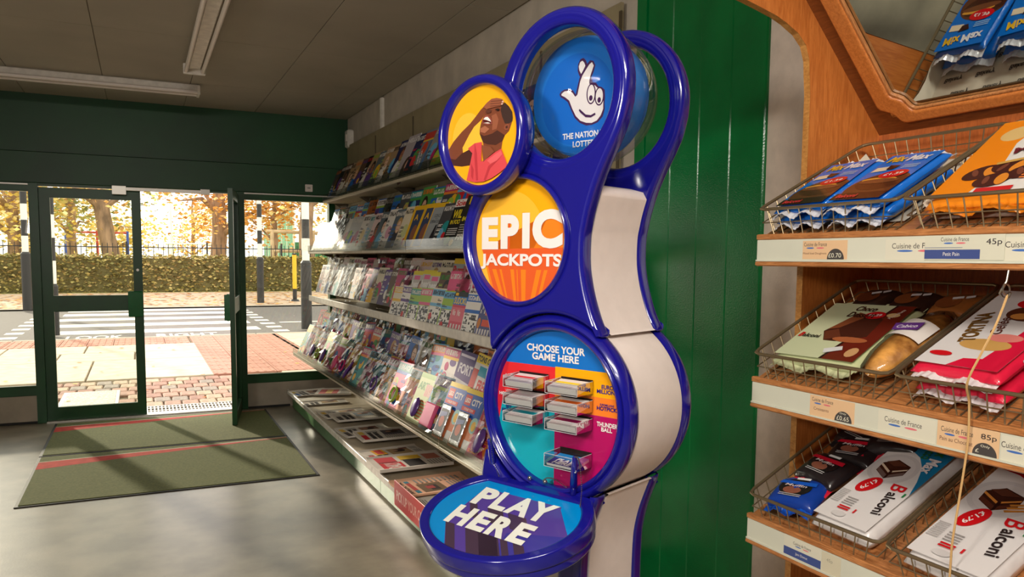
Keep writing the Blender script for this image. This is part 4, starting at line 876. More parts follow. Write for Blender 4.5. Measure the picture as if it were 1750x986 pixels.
def row(rowname, X, z, tilt, Y0, Y1, step, pal, styles, Wd, Hd, group, seed, specials=(), wrap=0, toys=None, t=.005, jitter=.0):
    """one shingled row of magazines from the window end (Y0) towards the viewer; specials sit at their own place"""
    r = random.Random(seed); n = int((Y0-Y1)/step)+1; yaw = math.atan2(t+.006, step); at = {}
    for (yc, fn, desc, *ty) in specials:
        k = min((k for k in range(n) if k not in at), key=lambda k: abs(Y0-k*step-Wd*.5-yc)); at[k] = (fn, desc, ty[0] if ty else None)
    for i in range(n):
        y = Y0-i*step-Wd*.5; base = r.choice(pal(i/max(1, n-1))); st_ = r.choice(styles); H_ = Hd*r.choice((1, 1, 1, .96, 1.03)); fn = None
        lab = '%s magazine, %s from the window, %s' % (base, ORD[i], rowname); wr_ = r.random() < wrap
        toy = (r.choice(('oval', 'box', 'ring', 'stick')), r.choice(['pink', 'purple', 'lime', 'red', 'lilac', 'magenta'])) if toys and r.random() < toys else None
        if i in at: fn, desc, toy = at[i]; lab = '%s, %s from the window, %s' % (desc, ORD[i], rowname); wr_ = False
        magazine(r, X+r.uniform(-.002, .002), y, z, tilt+r.uniform(-1.5, 1.5), yaw, base, Wd, round(H_, 3), st_, lab, group, None, t, wr_, toy, fn, r.uniform(-.01-jitter, .01+jitter))
dk = lambda f: ['black', 'dark grey', 'navy', 'brown', 'slate', 'tan', 'grey']
row('top rack shelf', 1.645, 2.03, 24, 7.62, 3.35, .185, dk, ['portrait', 'portrait', 'scene'], .215, .30, 'magazines on the top shelf', 21, [(4.85, sp_league, 'grey and red football magazine'), (5.34, sp_hello, 'grey HELLO magazine')])
p2 = lambda f: ['pale grey', 'white', 'grey', 'pale grey'] if f < .3 else (['white', 'pale pink', 'slate', 'cream', 'pale grey', 'tan'] if f < .7 else ['white', 'cream', 'pale grey', 'dark grey'])
row('back row, second shelf', 1.61, 1.64, 18, 7.50, 3.3, .215, lambda f: ['brown', 'red', 'blue', 'orange', 'dark grey', 'green', 'black', 'navy'], ['portrait', 'scene', 'kids'], .215, .285, 'magazines in the back row of the second shelf', 22, wrap=.3)
row('front row, second shelf', 1.49, 1.518, 22, 7.62, 3.40, .178, p2, ['scene', 'plain', 'portrait', 'plain'], .205, .285, 'magazines in the front row of the second shelf', 23,
    [(3.72, sp_fire, 'black fight magazine reading FIRE'), (3.5, sp_fire, 'black magazine headed FIGHT'), (3.96, sp_wild, 'black Science magazine reading WILD'), (4.27, sp_science, 'yellow-bordered Science and the Supernatural magazine'), (4.46, sp_yellow, 'yellow-bordered blue magazine'), (4.65, sp_yellow, 'yellow-bordered blue magazine')], wrap=.12)
p3 = lambda f: ['white', 'white', 'pale grey', 'pale pink'] if f < .35 else ['pink', 'white', 'brown', 'red', 'cream', 'magenta', 'dark grey', 'purple']
row('back row, third shelf', 1.60, 1.20, 16, 7.60, 3.1, .195, lambda f: ['red', 'white', 'pale pink', 'pink', 'cream', 'brown'] if f < .7 else ['red', 'green', 'brown', 'magenta'], ['portrait', 'portrait', 'scene'], .21, .27, 'magazines in the back row of the third shelf', 24, [(4.13, sp_puzzle, 'grey Puzzle magazine with yellow band'), (3.95, sp_puzzle, 'grey Puzzle magazine'), (3.76, sp_puzzle, 'grey Puzzle magazine')], wrap=.2)
row('middle row, third shelf', 1.53, 1.13, 17, 7.62, 3.2, .165, p3, ['portrait', 'portrait', 'scene'], .205, .27, 'magazines in the middle row of the third shelf', 25, [(3.52, sp_losers, 'pale magazine reading LAST 50P'), (3.70, sp_bella, 'white Bella magazine with pink title'), (4.67, sp_heat, 'grey heat magazine'), (4.35, sp_heat, 'grey heat magazine'), (4.5, sp_heat, 'grey heat magazine')], wrap=.35)
row('front row, third shelf', 1.487, 1.066, 16, 5.05, 3.12, .185, lambda f: ['white', 'cream', 'yellow', 'lime'], ['puzzle'], .18, .225, 'puzzle books along the front of the third shelf', 26, [(3.54, sp_big, 'blue and pink puzzle magazine'), (3.3, sp_big, 'blue and pink puzzle magazine'), (3.83, sp_sudoku, 'pink SUDOKU puzzle book')])
kb = lambda f: ['pink', 'red', 'white', 'blue', 'purple', 'magenta', 'green', 'yellow', 'teal', 'blue', 'orange', 'sky blue']
row('back row, lowest shelf', 1.66, .80, 12, 7.62, 3.1, .21, lambda f: kb(f)+['dark grey', 'brown', 'navy', 'black'], ['kids', 'kids', 'portrait'], .215, .255, "children's magazines in the back row of the lowest shelf", 27, [(4.26, sp_action, 'dark ACTION comic with red band')], wrap=.45)
row('middle row, lowest shelf', 1.50, .70, 18, 7.62, 3.0, .215, kb, ['kids', 'kids', 'portrait'], .21, .275, "children's magazines in the middle row of the lowest shelf", 28, [(3.55, sp_free, 'white comic reading FREE'), (3.8, sp_fortnite, 'purple magazine reading FORT')], wrap=.45, toys=.3, jitter=.06)
row('front row, lowest shelf', 1.345, .548, 24, 7.60, 2.95, .225, kb, ['kids'], .225, .30, "children's magazines in the front row of the lowest shelf", 29, [(3.42, sp_city, 'blue LEGO CITY magazine', ('foil', 'dark grey')), (3.68, sp_city, 'blue LEGO CITY magazine', ('foil', 'dark grey')), (4.18, sp_art, 'pale green ART magazine', ('oval', 'purple'))], wrap=.5, toys=.6)
# foil toy packets on the LEGO CITY pair: lie on the covers of the front row
# ------------------------------------------------------------------ newspapers on the base deck
def newspaper(x, y, rot, W_, H_, t, label, style, seed, z=.179, tint=(222, 216, 206)):
    r = random.Random(seed); n = 10
    M = T(x, y, z) @ RZ(rot); o = empty('newspaper', M, label, 'newspaper', 'newspapers on the base deck')
    t = t*.55; hgt = lambda u: t+.010*max(0, abs(u)-.6)**2*6
    b = MB(); top = []; 
    P_ = [(-W_/2+W_*i/n) for i in range(n+1)]
    ringA = [(q, -H_/2, hgt(2*q/W_)) for q in P_]; ringB = [(q, H_/2, hgt(2*q/W_)*.9) for q in P_]
    low = lambda L: [(a, b_, max(0, c-t)) for a, b_, c in L]
    v = ringA+ringB+low(ringA)+low(ringB); k = n+1; f = []
    for i in range(n): f += [(i, i+1, k+i+1, k+i), (2*k+i+1, 2*k+i, 3*k+i, 3*k+i+1), (i+1, i, 2*k+i, 2*k+i+1), (k+i, k+i+1, 3*k+i+1, 3*k+i)]
    f += [(0, k, 3*k, 2*k), (k+n, n, 2*k+n, 3*k+n)]
    b.add(v, f, 0, tint); b.build('pages', M_NEWS, o)
    p = Pr(.0002, .0006); ink = (70, 66, 64)
    def rr(a, b_, c, d, cc, step=True): p.rect(-W_/2+W_*a, -H_/2+H_*b_, -W_/2+W_*c, -H_/2+H_*d, cc, step)
    def lines(a, b_, c, d, k):
        for j in range(k): 
            y0 = b_+(d-b_)*j/k; rr(a, y0, c-.04*r.random(), y0+(d-b_)/k*.5, (150, 146, 140), False)
        p.z += p.dz
    if style == 'ft':
        p.text('FINANCIAL TIMES', -W_/2+W_*.08, H_/2-H_*.13, W_*.84, H_*.075, (60, 46, 44), .01); rr(.04, .78, .96, .84, (60, 130, 150)); rr(.3, .78, .75, .84, (190, 70, 66)); rr(.1, .42, .62, .74, (120, 96, 70)); rr(.2, .5, .5, .62, (60, 44, 40)); rr(.3, .55, .46, .66, (176, 70, 70)); lines(.68, .1, .96, .74, 10); lines(.06, .08, .62, .36, 6)
    elif style == 'daily':
        rr(.04, .62, .5, .92, (206, 40, 50)); p.text('DAILY', -W_/2+W_*.07, -H_/2+H_*.66, W_*.4, H_*.2, (236, 230, 224), .03); rr(.54, .66, .96, .92, (206, 60, 70)); rr(.06, .34, .6, .58, (50, 46, 46)); rr(.62, .3, .96, .6, (230, 190, 60)); lines(.06, .06, .45, .3, 6); rr(.5, .06, .95, .26, (190, 120, 100))
    elif style == 'blackhead':
        for j in range(3): p.rects([(-W_/2+W_*(.08+.13*k), -H_/2+H_*(.66-.2*j), -W_/2+W_*(.17+.13*k), -H_/2+H_*(.8-.2*j)) for k in range(6)], (44, 42, 42))
        lines(.06, .86, .94, .96, 3)
    elif style == 'red':
        rr(.05, .4, .95, .9, (206, 110, 106)); rr(.2, .55, .8, .72, (226, 190, 120)); lines(.08, .08, .92, .34, 6)
    else:
        c1 = r.choice([(206, 40, 50), (60, 56, 56), (60, 100, 160), (90, 80, 76)]); rr(.05, .86, .55, .95, c1); rr(.6, .86, .95, .95, r.choice([(214, 206, 196), (226, 190, 90), (180, 186, 190)]))
        for j in range(2):
            x_ = .05
            while x_ < .7:
                d_ = r.uniform(.05, .12); rr(x_, .74-.1*j, x_+d_, .81-.1*j, (58, 54, 54), False); x_ += d_+.02
        p.z += p.dz; rr(.42, .2, .94, .56, r.choice([(150, 116, 96), (96, 90, 96), (176, 150, 110), (120, 130, 140)])); p.poly(ell(W_*.2, -H_*.12, W_*.12, H_*.11, 14), (70, 54, 50)); p.poly(ell(W_*.22, -H_*.06, W_*.05, H_*.05, 12), (196, 150, 124)); rr(.78, .2, .94, .34, (120, 70, 60))
        for q in range(2): lines(.05+.18*q, .06, .22+.18*q, .60, 14)
        lines(.42, .05, .66, .17, 5); lines(.7, .05, .94, .17, 5); lines(.72, .62, .95, .82, 7)
        if style == 'yellow': rr(.5, .62, .95, .82, (236, 176, 40)); rr(.55, .66, .9, .78, (206, 60, 46))
    p.build('front_page_print', o, T(0, 0, t), M_NEWS); return o
NR = math.pi/2
NP = [(1.43, 7.40, .15, .30, .36, .012, 'white newspaper at the window end of the base deck', 'plain'), (1.63, 7.32, -.35, .31, .34, .03, 'folded newspaper with a red front page at the window end', 'red'),
      (1.44, 6.86, .02, .20, .40, .004, 'single red-ruled leaflet lying on the base deck', 'plain'), (1.48, 6.28, .08, .31, .38, .02, 'grey newspaper with dark photo, third bay from the doors', 'plain'), (1.53, 6.02, .02, .31, .40, .028, 'newspaper lying over the grey one, with a dark picture', 'plain'),
      (1.47, 5.58, .1, .31, .38, .02, 'newspaper with columns of small print in mid deck', 'plain'), (1.55, 5.30, .0, .31, .42, .03, 'newspaper with a yellow-green picture block in mid deck', 'plain'),
      (1.47, 4.84, .1, .31, .40, .022, 'newspaper with a yellow and red advert beside the Daily', 'yellow'), (1.66, 4.62, .25, .24, .30, .008, 'plain white folded sheet behind the Daily newspaper', 'white'), (1.46, 4.52, .0, .32, .46, .035, 'newspaper headed DAILY in white on red', 'daily'),
      (1.47, 4.08, .05, .32, .44, .02, 'salmon pink FINANCIAL TIMES newspaper on the base deck', 'ft'), (1.46, 3.66, -.02, .32, .42, .04, 'newspaper with heavy black headline beside the red sign', 'blackhead'), (1.5, 3.2, 0, .32, .4, .03, 'newspaper nearest the play desk on the base deck', 'plain')]
for k, (x, y, a, W_, H_, t, lab, stl) in enumerate(NP):
    newspaper(x, y, NR+a, W_, H_, t, lab, 'plain' if stl == 'white' else stl, 60+k, .181+(.022 if k in (4, 6, 9) else 0), (232, 182, 150) if stl == 'ft' else (222, 216, 206))
sg = empty('deck_sign', T(1.243, 3.74, .17), 'red sign strip reading PICK UP YOUR COPY on the base deck edge', 'sign')
MB().cbox(-.006, 0, -.36, .36, -.07, .07, .002).build('panel', mat('red_card', (206, 56, 58), .5), sg)
p = Pr(); p.text('PICK UP YOUR COPY HERE', -.32, -.03, .64, .055, (232, 170, 160), .02); p.build('sign_print', sg, basis((-.006, 0, 0), (0, -1, 0), (0, 0, 1), (-1, 0, 0)))
# entrance mats
M_MAT = mat('green_mat_pile', (108, 116, 72), .98, var=.04, scale=70, bump=.3, bscale=300, c2=(124, 128, 80)); M_MATR = mat('red_mat_pile', (206, 70, 60), .98, var=.06, scale=20); M_MATW = mat('cream_mat_pile', (206, 192, 170), .98)
for k, (y0, y1, lab) in enumerate(((6.47, 7.70, 'green entrance mat with a red curved stripe against the doors'), (5.20, 6.45, 'green entrance mat with a red curved stripe further into the shop'))):
    m = empty('entrance_mat', T(.178, y0, 0), lab, 'mat')
    W_ = .875; D_ = y1-y0
    MB().cbox(-W_, W_, 0, D_, .0005, .006, .002).build('rubber_edge', M_DARK, m); MB().cbox(-W_+.02, W_-.02, .02, D_-.02, .005, .010, .002).build('pile', M_MAT, m)
    q = lambda x: D_-.19+.14*((x+W_)/(2*W_))
    X_ = [-W_+.02+(2*W_-.04)*i/24 for i in range(25)]
    wd = lambda x: .014+.19*(1-(x+W_)/(2*W_))**1.4
    for nm, f0, f1, mt in (('cream_stripe', 0, .02, M_MATW), ('red_stripe', None, 0, M_MATR)):
        b = MB(); v = []
        for x in X_:
            a = q(x)-(wd(x) if f0 is None else 0); c = q(x)+(f1 if f0 is not None else 0); v += [(x, a, .0104), (x, c, .0104)]
        b.add(v, [(2*i, 2*i+2, 2*i+3, 2*i+1) for i in range(24)]); b.build(nm, mt, m)

# ================================================================== BAKERY CABINET
BX, BYL = 1.425, 1.567
bk = empty('bakery_cabinet', T(1.6, 1.2, 0), 'oak bakery display cabinet with tilted shelves at the right', 'cabinet'); BM = T(-1.6, -1.2, 0)
curve = [(1.608, 0), (1.608, 1.90), (1.603, 1.95), (1.600, 1.987), (1.586, 2.023), (1.558, 2.049), (1.516, 2.070), (1.482, 2.083), (1.427, 2.097), (1.388, 2.106), (1.25, 2.135), (1.15, 2.18), (1.10, 2.30), (1.10, 2.62), (1.878, 2.62), (1.878, 0)]
b = MB().ring([[(x, y, z) for x, z in curve] for y in (1.586, BYL)]); sp_ = b.build('side_panel', M_WOOD, bk, BM)
e_ = MB(); L = curve[:13]
for (x0, z0), (x1, z1) in zip(L[:-1], L[1:]): e_.add([(x0-.0015, BYL-.001, z0-.0005), (x1-.0015, BYL-.001, z1-.0005), (x1-.0015, 1.587, z1-.0005), (x0-.0015, 1.587, z0-.0005)], [(0, 1, 2, 3)])
e_.build('edge_band', wood('oak_lipping', (170, 110, 50), (204, 146, 78), (6, 6, 14)), sp_)
MB().box(1.872, 1.886, -.6, BYL, 0, 2.62).build('back_panel', wood('oak_back', (150, 78, 36), (180, 98, 46), (3, 22, 3)), bk, BM)
MB().box(1.10, 1.886, -.6, 1.586, 2.62, 2.64).build('top_panel', M_WOODD, bk, BM)
MB().box(1.10, 1.12, -.6, BYL, 2.30, 2.62).build('canopy_front', M_WOOD, bk, BM)
# sloping mirror board with moulded frame
MD = Vector((-.67, 0, .742)).normalized(); MNn = Vector((-MD.z, 0, MD.x)); 
BB = BM @ basis((1.872, BYL, 1.812), (0, -1, 0), MD, (MNn.x, 0, MNn.z))
if True:
    X_, Y_, Z_ = Vector((0, -1, 0)), MD, Vector((0, -1, 0)).cross(MD)
    BB = BM @ basis((1.872, BYL, 1.812), X_, Y_, Z_)
mb_ = MB().box(0, 2.1, 0, .66, -.014, 0).build('mirror_board', M_WOODD, bk, BB)
so = [(.052, .56), (.050, .094), (.056, .084), (.068, .077), (.082, .069), (.091, .058), (.098, .044), (.106, .036), (.116, .033), (1.3, .033), (1.3, .56)]
si = [(.101, .53), (.101, .124), (.108, .116), (.119, .110), (.129, .102), (.134, .090), (.139, .077), (.146, .069), (.155, .066), (1.26, .066), (1.26, .53)]
sj = [(.108, .52), (.108, .128), (.113, .122), (.123, .116), (.134, .107), (.140, .094), (.145, .081), (.150, .075), (.158, .072), (1.25, .072), (1.25, .52)]
flat_shape('mirror_bead', [si, sj], .005, .002, M_WOODE, mb_, T(0, 0, .009))
flat_shape('mirror_moulding', [so, si], .010, .007, M_WOOD, mb_, T(0, 0, .008))
MB().box(.07, 1.29, .05, .55, .001, .003).build('mirror', M_MIRROR, mb_)
# tilted shelves
PHB = math.radians(27.5); cb, sb = math.cos(PHB), math.sin(PHB)
SHZ = [1.526, 1.162, .801, .44]
for zt in SHZ:
    MB().ring([[(BX+.012, y, zt-.006), (1.872, y, zt-.006+(1.872-BX-.012)*math.tan(PHB)), (1.872, y, zt-.024+(1.872-BX-.012)*math.tan(PHB)), (BX+.012, y, zt-.024)] for y in (1.545, -.4)]).build('shelf_board', M_WOODE, bk, BM)
    MB().cbox(BX-.002, BX+.014, -.4, 1.546, zt-.012, zt+.002, .002).build('front_edge', M_WOODE, bk, BM)
    ls = MB().cbox(BX, BX+.006, -.4, 1.545, zt-.065, zt-.012, .001).build('label_strip', M_STRIP, bk, BM)
    MB().box(BX-.004, BX, -.4, 1.545, zt-.066, zt-.062).build('strip_bead', M_STRIP, ls)
    MB().cbox(BX-.004, BX+.014, -.4, 1.546, zt-.078, zt-.066, .003).build('lower_edge', M_WOODE, bk, BM)
# price tickets in the strips
def ticket(y0, y1, zt, ztop, zbot, c, label, items, off=.0006):
    W_, H_ = y0-y1, ztop-zbot; o = empty('price_ticket', T(BX-off, y0, zbot), label, 'price ticket', 'price tickets on the bakery shelves')
    M_ = basis((0, 0, 0), (0, -1, 0), (0, 0, 1), (-1, 0, 0))
    MB().box(0, W_, 0, H_, -.0004, 0).build('card', mat('card_%d_%d' % (c[0], c[2]), c, .5), o, M_)
    p = Pr(.0001, .0001)
    for it in items:
        if it[0] == 'cdf':
            _, x, y, w_, h = it; p.text('Cuisine de France', x, y, w_, h, (66, 60, 62), .0); p.poly(ell(x+w_*.28, y-h*.5, w_*.17, h*.22, 14), it[5] if len(it) > 5 else (64, 84, 150), step=False) if False else None
            p.poly(ell(x+w_*.28, y-h*.45, w_*.17, h*.2, 14), (70, 110, 180), step=False); p.poly(ell(x+w_*.72, y-h*.45, w_*.17, h*.2, 14), (220, 110, 120))
        elif it[0] == 'dome': _, x, y, R = it; p.poly([(x-R, y)]+ell(x, y, R, R, 20, math.pi, 0)+[(x+R, y)], (72, 68, 66))
        elif it[0] == 'rect': p.rect(*it[1:])
        else: _, t, x, y, w_, h, cc = it; p.text(t, x, y, w_, h, cc, .0)
    p.build('ticket_print', o, M_); return o
TAN = (222, 184, 142); CRM = (214, 210, 190)
ticket(1.392, 1.262, 0, 1.509, 1.466, TAN, 'tan ticket for Mixed Iced Doughnuts at 0.70 on the top shelf', [('cdf', .004, .030, .068, .009), ('t', 'Mixed Iced Doughnuts', .002, .010, .07, .006, (120, 84, 70)), ('dome', .098, 0, .024), ('t', '£0.70', .078, .004, .036, .010, (226, 222, 200))])
ticket(1.163, 1.06, 0, 1.508, 1.465, CRM, 'cream Cuisine de France card half hidden on the top shelf', [('cdf', .016, .024, .11, .011)])
ticket(1.070, .909, 0, 1.514, 1.466, (208, 206, 186), 'cream Petit Pain ticket with blue band and 45p on the top shelf', [('cdf', .034, .036, .058, .008), ('rect', .0, .002, .115, .020, (64, 80, 136)), ('t', 'Petit Pain', .04, .008, .034, .007, (226, 222, 214)), ('t', '45p', .126, .026, .03, .014, (60, 54, 58)), ('rect', .0, .0235, .08, .0243, (100, 110, 150))], .0016)
ticket(.909, .74, 0, 1.508, 1.465, CRM, 'cream Cuisine de France card at the right end of the top shelf', [('cdf', -.0, .024, .11, .011)])
ticket(1.350, 1.222, 0, 1.148, 1.100, TAN, 'tan Croissants ticket at 0.65 on the middle shelf', [('cdf', .006, .034, .062, .009), ('t', 'Croissants', .012, .014, .044, .007, (120, 84, 70)), ('dome', .098, 0, .024), ('t', 'Only', .088, .016, .018, .005, (226, 222, 200)), ('t', '£0.65', .080, .003, .034, .010, (226, 222, 200))])
ticket(1.160, 1.024, 0, 1.146, 1.100, CRM, 'cream Cuisine de France card on the middle shelf', [('cdf', .016, .024, .088, .011)])
ticket(1.021, .896, 0, 1.150, 1.100, TAN, 'tan Pain au Chocolat ticket with 85p on the middle shelf', [('cdf', .008, .030, .066, .010), ('t', 'Pain au Chocolat', .006, .012, .068, .008, (120, 84, 70)), ('dome', .098, 0, .024), ('t', 'Only', .090, .014, .018, .006, (226, 222, 200)), ('t', '£', .080, .004, .007, .007, (226, 222, 200)), ('t', '85p', .090, .028, .03, .013, (50, 46, 50))], .0016)
ticket(.893, .74, 0, 1.146, 1.100, CRM, 'cream Cuisine de France card at the right end of the middle shelf', [('cdf', -.0, .024, .088, .011)])
ticket(1.414, 1.297, 0, .796, .738, CRM, 'cream Jam Donut ticket with a blue band on the lower shelf', [('cdf', .03, .034, .056, .007), ('rect', 0, .002, .117, .022, (64, 80, 136)), ('t', 'Jam Donut', .038, .008, .038, .008, (226, 222, 214))])
ticket(1.295, 1.24, 0, .786, .738, (206, 198, 172), 'faded yellowish blank card beside the Jam Donut ticket', [('t', '45p', .014, .026, .018, .010, (150, 146, 130))])

# wire baskets
def basket(zr, y0, y1, label):
    """local x across (towards the viewer), y back and up the slope, z normal; origin at the front-left rim"""
    W_, D_, H_, qf = y0-y1, .405, .064, -.02
    M = basis((BX, y0, zr), (0, -1, 0), (cb, 0, sb), (-sb, 0, cb)); o = empty('wire_basket', M, label, 'basket', 'wire baskets on the bakery shelves'); q = .02
    MB().tube([(.02, 0, 0), (W_-.02, 0, 0), (W_-.005, .005, 0), (W_, .02, 0), (W_, D_-.02, 0), (W_-.006, D_-.006, 0), (W_-.02, D_, 0), (.02, D_, 0), (.006, D_-.006, 0), (0, D_-.02, 0), (0, .02, 0), (.005, .005, 0)], .0042, 8, closed=True).build('rim', M_WIRE, o, smooth=True)
    b = MB(); r = .0016
    def wv(a, c): b.tube([a, c], r, 5)
    n = 11
    for k in range(n):
        x = .03+(W_-.06)*k/(n-1); xb = q+(W_-2*q)*(x/W_)
        wv((x, 0, 0), (xb, qf, -H_)); wv((x, D_, 0), (xb, D_-q, -H_)); wv((xb, qf, -H_), (xb, D_-q, -H_))
    for k in range(11):
        y = .03+(D_-.06)*k/10; yb = qf+(D_-q-qf)*(y/D_)
        wv((0, y, 0), (q, yb, -H_)); wv((W_, y, 0), (W_-q, yb, -H_)); wv((q, yb, -H_-.002), (W_-q, yb, -H_-.002))
    for z in (-.5, -1):
        i = -z*q; j = -z*qf; P_ = [(i, j, H_*z), (W_-i, j, H_*z), (W_-i, D_-i, H_*z), (i, D_-i, H_*z)]
        for a, c in zip(P_, P_[1:]+P_[:1]): wv(a, c)
    b.build('wire_grid', M_WIRE, o, smooth=True); return M, W_, D_
BK = {}
for nm, zr in (('top', 1.590), ('middle', 1.224), ('lower', .855)):
    BK[nm, 'A'] = basket(zr, 1.545, 1.140, 'left wire basket on the %s bakery shelf' % nm)
    BK[nm, 'B'] = basket(zr, 1.130, .725, 'right wire basket on the %s bakery shelf' % nm)

def pillow(W_, L_, H_, n=16, m=20, pw=7, puff=0):
    """wrapped pack, flat-topped with rounded sides; z 0..H"""
    b = MB(); v = []
    def h(u, w_): return max(.04, ((1-abs(u)**pw)*(1-abs(w_)**(pw+2)))**.5)*(1-puff*(u*u+w_*w_)*.35)
    for s_ in (1, -1):
        for j in range(m+1):
            for i in range(n+1):
                u = -1+2*i/n; w_ = -1+2*j/m; u = math.copysign(abs(u)**.6, u); w_ = math.copysign(abs(w_)**.6, w_)
                v.append((W_/2*u, L_/2*w_, H_/2+s_*H_/2*h(u, w_)))
    k = (n+1)*(m+1)
    f = [(j*(n+1)+i, j*(n+1)+i+1, (j+1)*(n+1)+i+1, (j+1)*(n+1)+i) for j in range(m) for i in range(n)]
    f += [tuple(q+k for q in reversed(t_)) for t_ in f]
    for i in range(n): f += [(i+1, i, k+i, k+i+1), (m*(n+1)+i, m*(n+1)+i+1, k+m*(n+1)+i+1, k+m*(n+1)+i)]
    for j in range(m): f += [(j*(n+1), (j+1)*(n+1), k+(j+1)*(n+1), k+j*(n+1)), ((j+1)*(n+1)+n, j*(n+1)+n, k+j*(n+1)+n, k+(j+1)*(n+1)+n)]
    return b.add(v, f)
def pmat(c, rough=.28): return mat('foil_%d_%d_%d' % c, c, rough, coat=.35, bump=.35, bscale=26)
def pack(bs, x, y, z, W_, L_, H_, c, label, draw=None, rot=0, ends=None, tilt=0, cat='cake pack', puff=.1, roll=0):
    M0, BW, BD = bs; M = M0 @ T(x, y, -.064+z) @ RZ(rot) @ Matrix.Rotation(tilt, 4, 'X') @ Matrix.Rotation(roll, 4, 'Y')
    o = empty('cake_pack', M, label, cat); pillow(W_, L_, H_, puff=puff).build('wrapper', pmat(c), o, smooth=True, ang=70)
    if ends:
        for s_ in (-1, 1):
            b = MB(); n = 24; v = []
            for i in range(n+1):
                xx = -W_/2*.96+W_*.96*i/n; wob = .0006*(1 if i % 2 else -1)+.004*math.sin(i*.55+x*40)
                v += [(xx, s_*(L_/2-.012), H_*.5+wob), (xx, s_*(L_/2+.020), H_*.5+wob*2+.002*math.sin(i)), (xx, s_*(L_/2+.020), H_*.5+wob*2-.0008), (xx, s_*(L_/2-.012), H_*.5+wob-.0008)]
            b.add(v, [(4*i+a, 4*i+4+a, 4*i+4+(a+1) % 4, 4*i+(a+1) % 4) for i in range(n) for a in range(4)]); b.build('crimped_end', pmat(ends), o)
    if draw:
        p = Pr(.0002, .0004); draw(p, W_*.93, L_*.93); p.build('wrapper_print', o, T(0, 0, H_*(1-.02*puff)), M_PRINTG)
    return o
RED, BRN, DKB, CHO = (206, 24, 32), (92, 46, 30), (58, 28, 22), (120, 64, 36)
def price(p, x, y, a, b_, t, rot=0):
    p.poly([(x+a*math.cos(q)*math.cos(rot)-b_*math.sin(q)*math.sin(rot), y+a*math.cos(q)*math.sin(rot)+b_*math.sin(q)*math.cos(rot)) for q in [k*math.pi/12 for k in range(24)]], RED)
    w_ = a*1.3; h = b_*.6; p.text(t, x-(w_/2)*math.cos(rot)+(h/2)*math.sin(rot), y-(w_/2)*math.sin(rot)-(h/2)*math.cos(rot), w_, h, (240, 232, 228), .02, rot=rot)
def d_mix(p, W_, L_):
    p.rect(-W_/2, -L_/2, W_/2, L_/2, (14, 110, 208)); p.cl = [(-W_/2, -L_/2), (W_/2, -L_/2), (W_/2, L_/2), (-W_/2, L_/2)]
    p.poly(ell(.01, -L_*.22, W_*.55, L_*.3, 30), (96, 56, 34)); p.poly(ell(.01, -L_*.14, W_*.46, L_*.17, 30), (74, 40, 26)); p.poly(ell(-.005, -L_*.08, W_*.34, L_*.045, 20), (226, 160, 60)); p.poly(ell(0, -L_*.12, W_*.4, L_*.05, 20), (120, 72, 44))
    p.rect(-W_/2, -L_/2, W_/2, -L_*.36, (52, 28, 24)); p.poly([(-W_*.42, L_*.2), (-W_*.1, L_*.22), (-W_*.16, L_*.12), (-W_*.44, L_*.1)], (232, 214, 184)); p.poly([(-W_*.2, L_*.24), (W_*.02, L_*.22), (-W_*.06, L_*.13), (-W_*.18, L_*.14)], DKB); p.cl = None
    price(p, W_*.12, L_*.02, W_*.26, L_*.085, '£1.39', .12)
    p.text('Mix', -W_*.4, L_*.31, W_*.36, L_*.13, (236, 188, 40), .03, shear=.25); p.text('Max', -W_*.02, L_*.31, W_*.44, L_*.13, (236, 236, 240), .03, shear=.25)
    p.rects([(W_*.1, L_*(.2-.03*k), W_*.4, L_*(.212-.03*k)) for k in range(3)], (160, 200, 230)); p.text('Balconi', -W_*.4, -L_*.47, W_*.4, L_*.07, (214, 50, 60), .03)
pack(BK['top', 'A'], .115, .128, .040, .15, .245, .030, (14, 104, 200), 'left upper blue Mix Max cake pack in the left top basket', d_mix, .05, (206, 206, 212), tilt=.04)
pack(BK['top', 'A'], .285, .128, .040, .15, .245, .032, (14, 104, 200), 'right upper blue Mix Max cake pack in the left top basket', d_mix, -.03, (206, 206, 212), tilt=.04)
pack(BK['top', 'A'], .115, .128, .004, .15, .245, .034, (14, 104, 200), 'left lower blue Mix Max cake pack in the left top basket', None, .0, (206, 206, 212))
pack(BK['top', 'A'], .285, .128, .004, .15, .245, .034, (14, 104, 200), 'right lower blue Mix Max cake pack in the left top basket', None, .0, (206, 206, 212))
def liner(bs, label, x0, x1, y0, y1, side):
    M0, BW, BD = bs; o = empty('bakery_paper', M0 @ T(0, 0, -.064), label, 'paper liner', 'printed paper liners'); b = MB(); v = []; n = 8
    for j in range(n+1):
        y = y0+(y1-y0)*j/n
        for x, z in ((x0-.004, .040+.006*math.sin(j*1.7)), (x0+.006, .02), (x0+.012, .003), ((x0+x1)/2, .0018), (x1, .002)): v.append((x, y, z))
    b.add(v, [(j*5+i, j*5+i+1, (j+1)*5+i+1, (j+1)*5+i) for j in range(n) for i in range(4)]); b.build('sheet', mat('greaseproof_paper', (206, 196, 178), .7, var=.03, scale=10), o, smooth=True)
    p = Pr(.0001, .0032)
    for j in range(7):
        for i in range(4):
            x = x0+.03+.09*i+(.04 if j % 2 else 0); y = y0+.02+.055*j
            if x < x1-.06 and y < y1-.02: p.text('Bakery', x, y, .05, .022, (52, 46, 46), .02)
    pp_ = p.build('paper_print', o); pp_['kind'] = 'stuff'; return o
liner(BK['top', 'A'], 'white paper liner printed Bakery in the left top basket', .024, .38, .03, .385, 1)
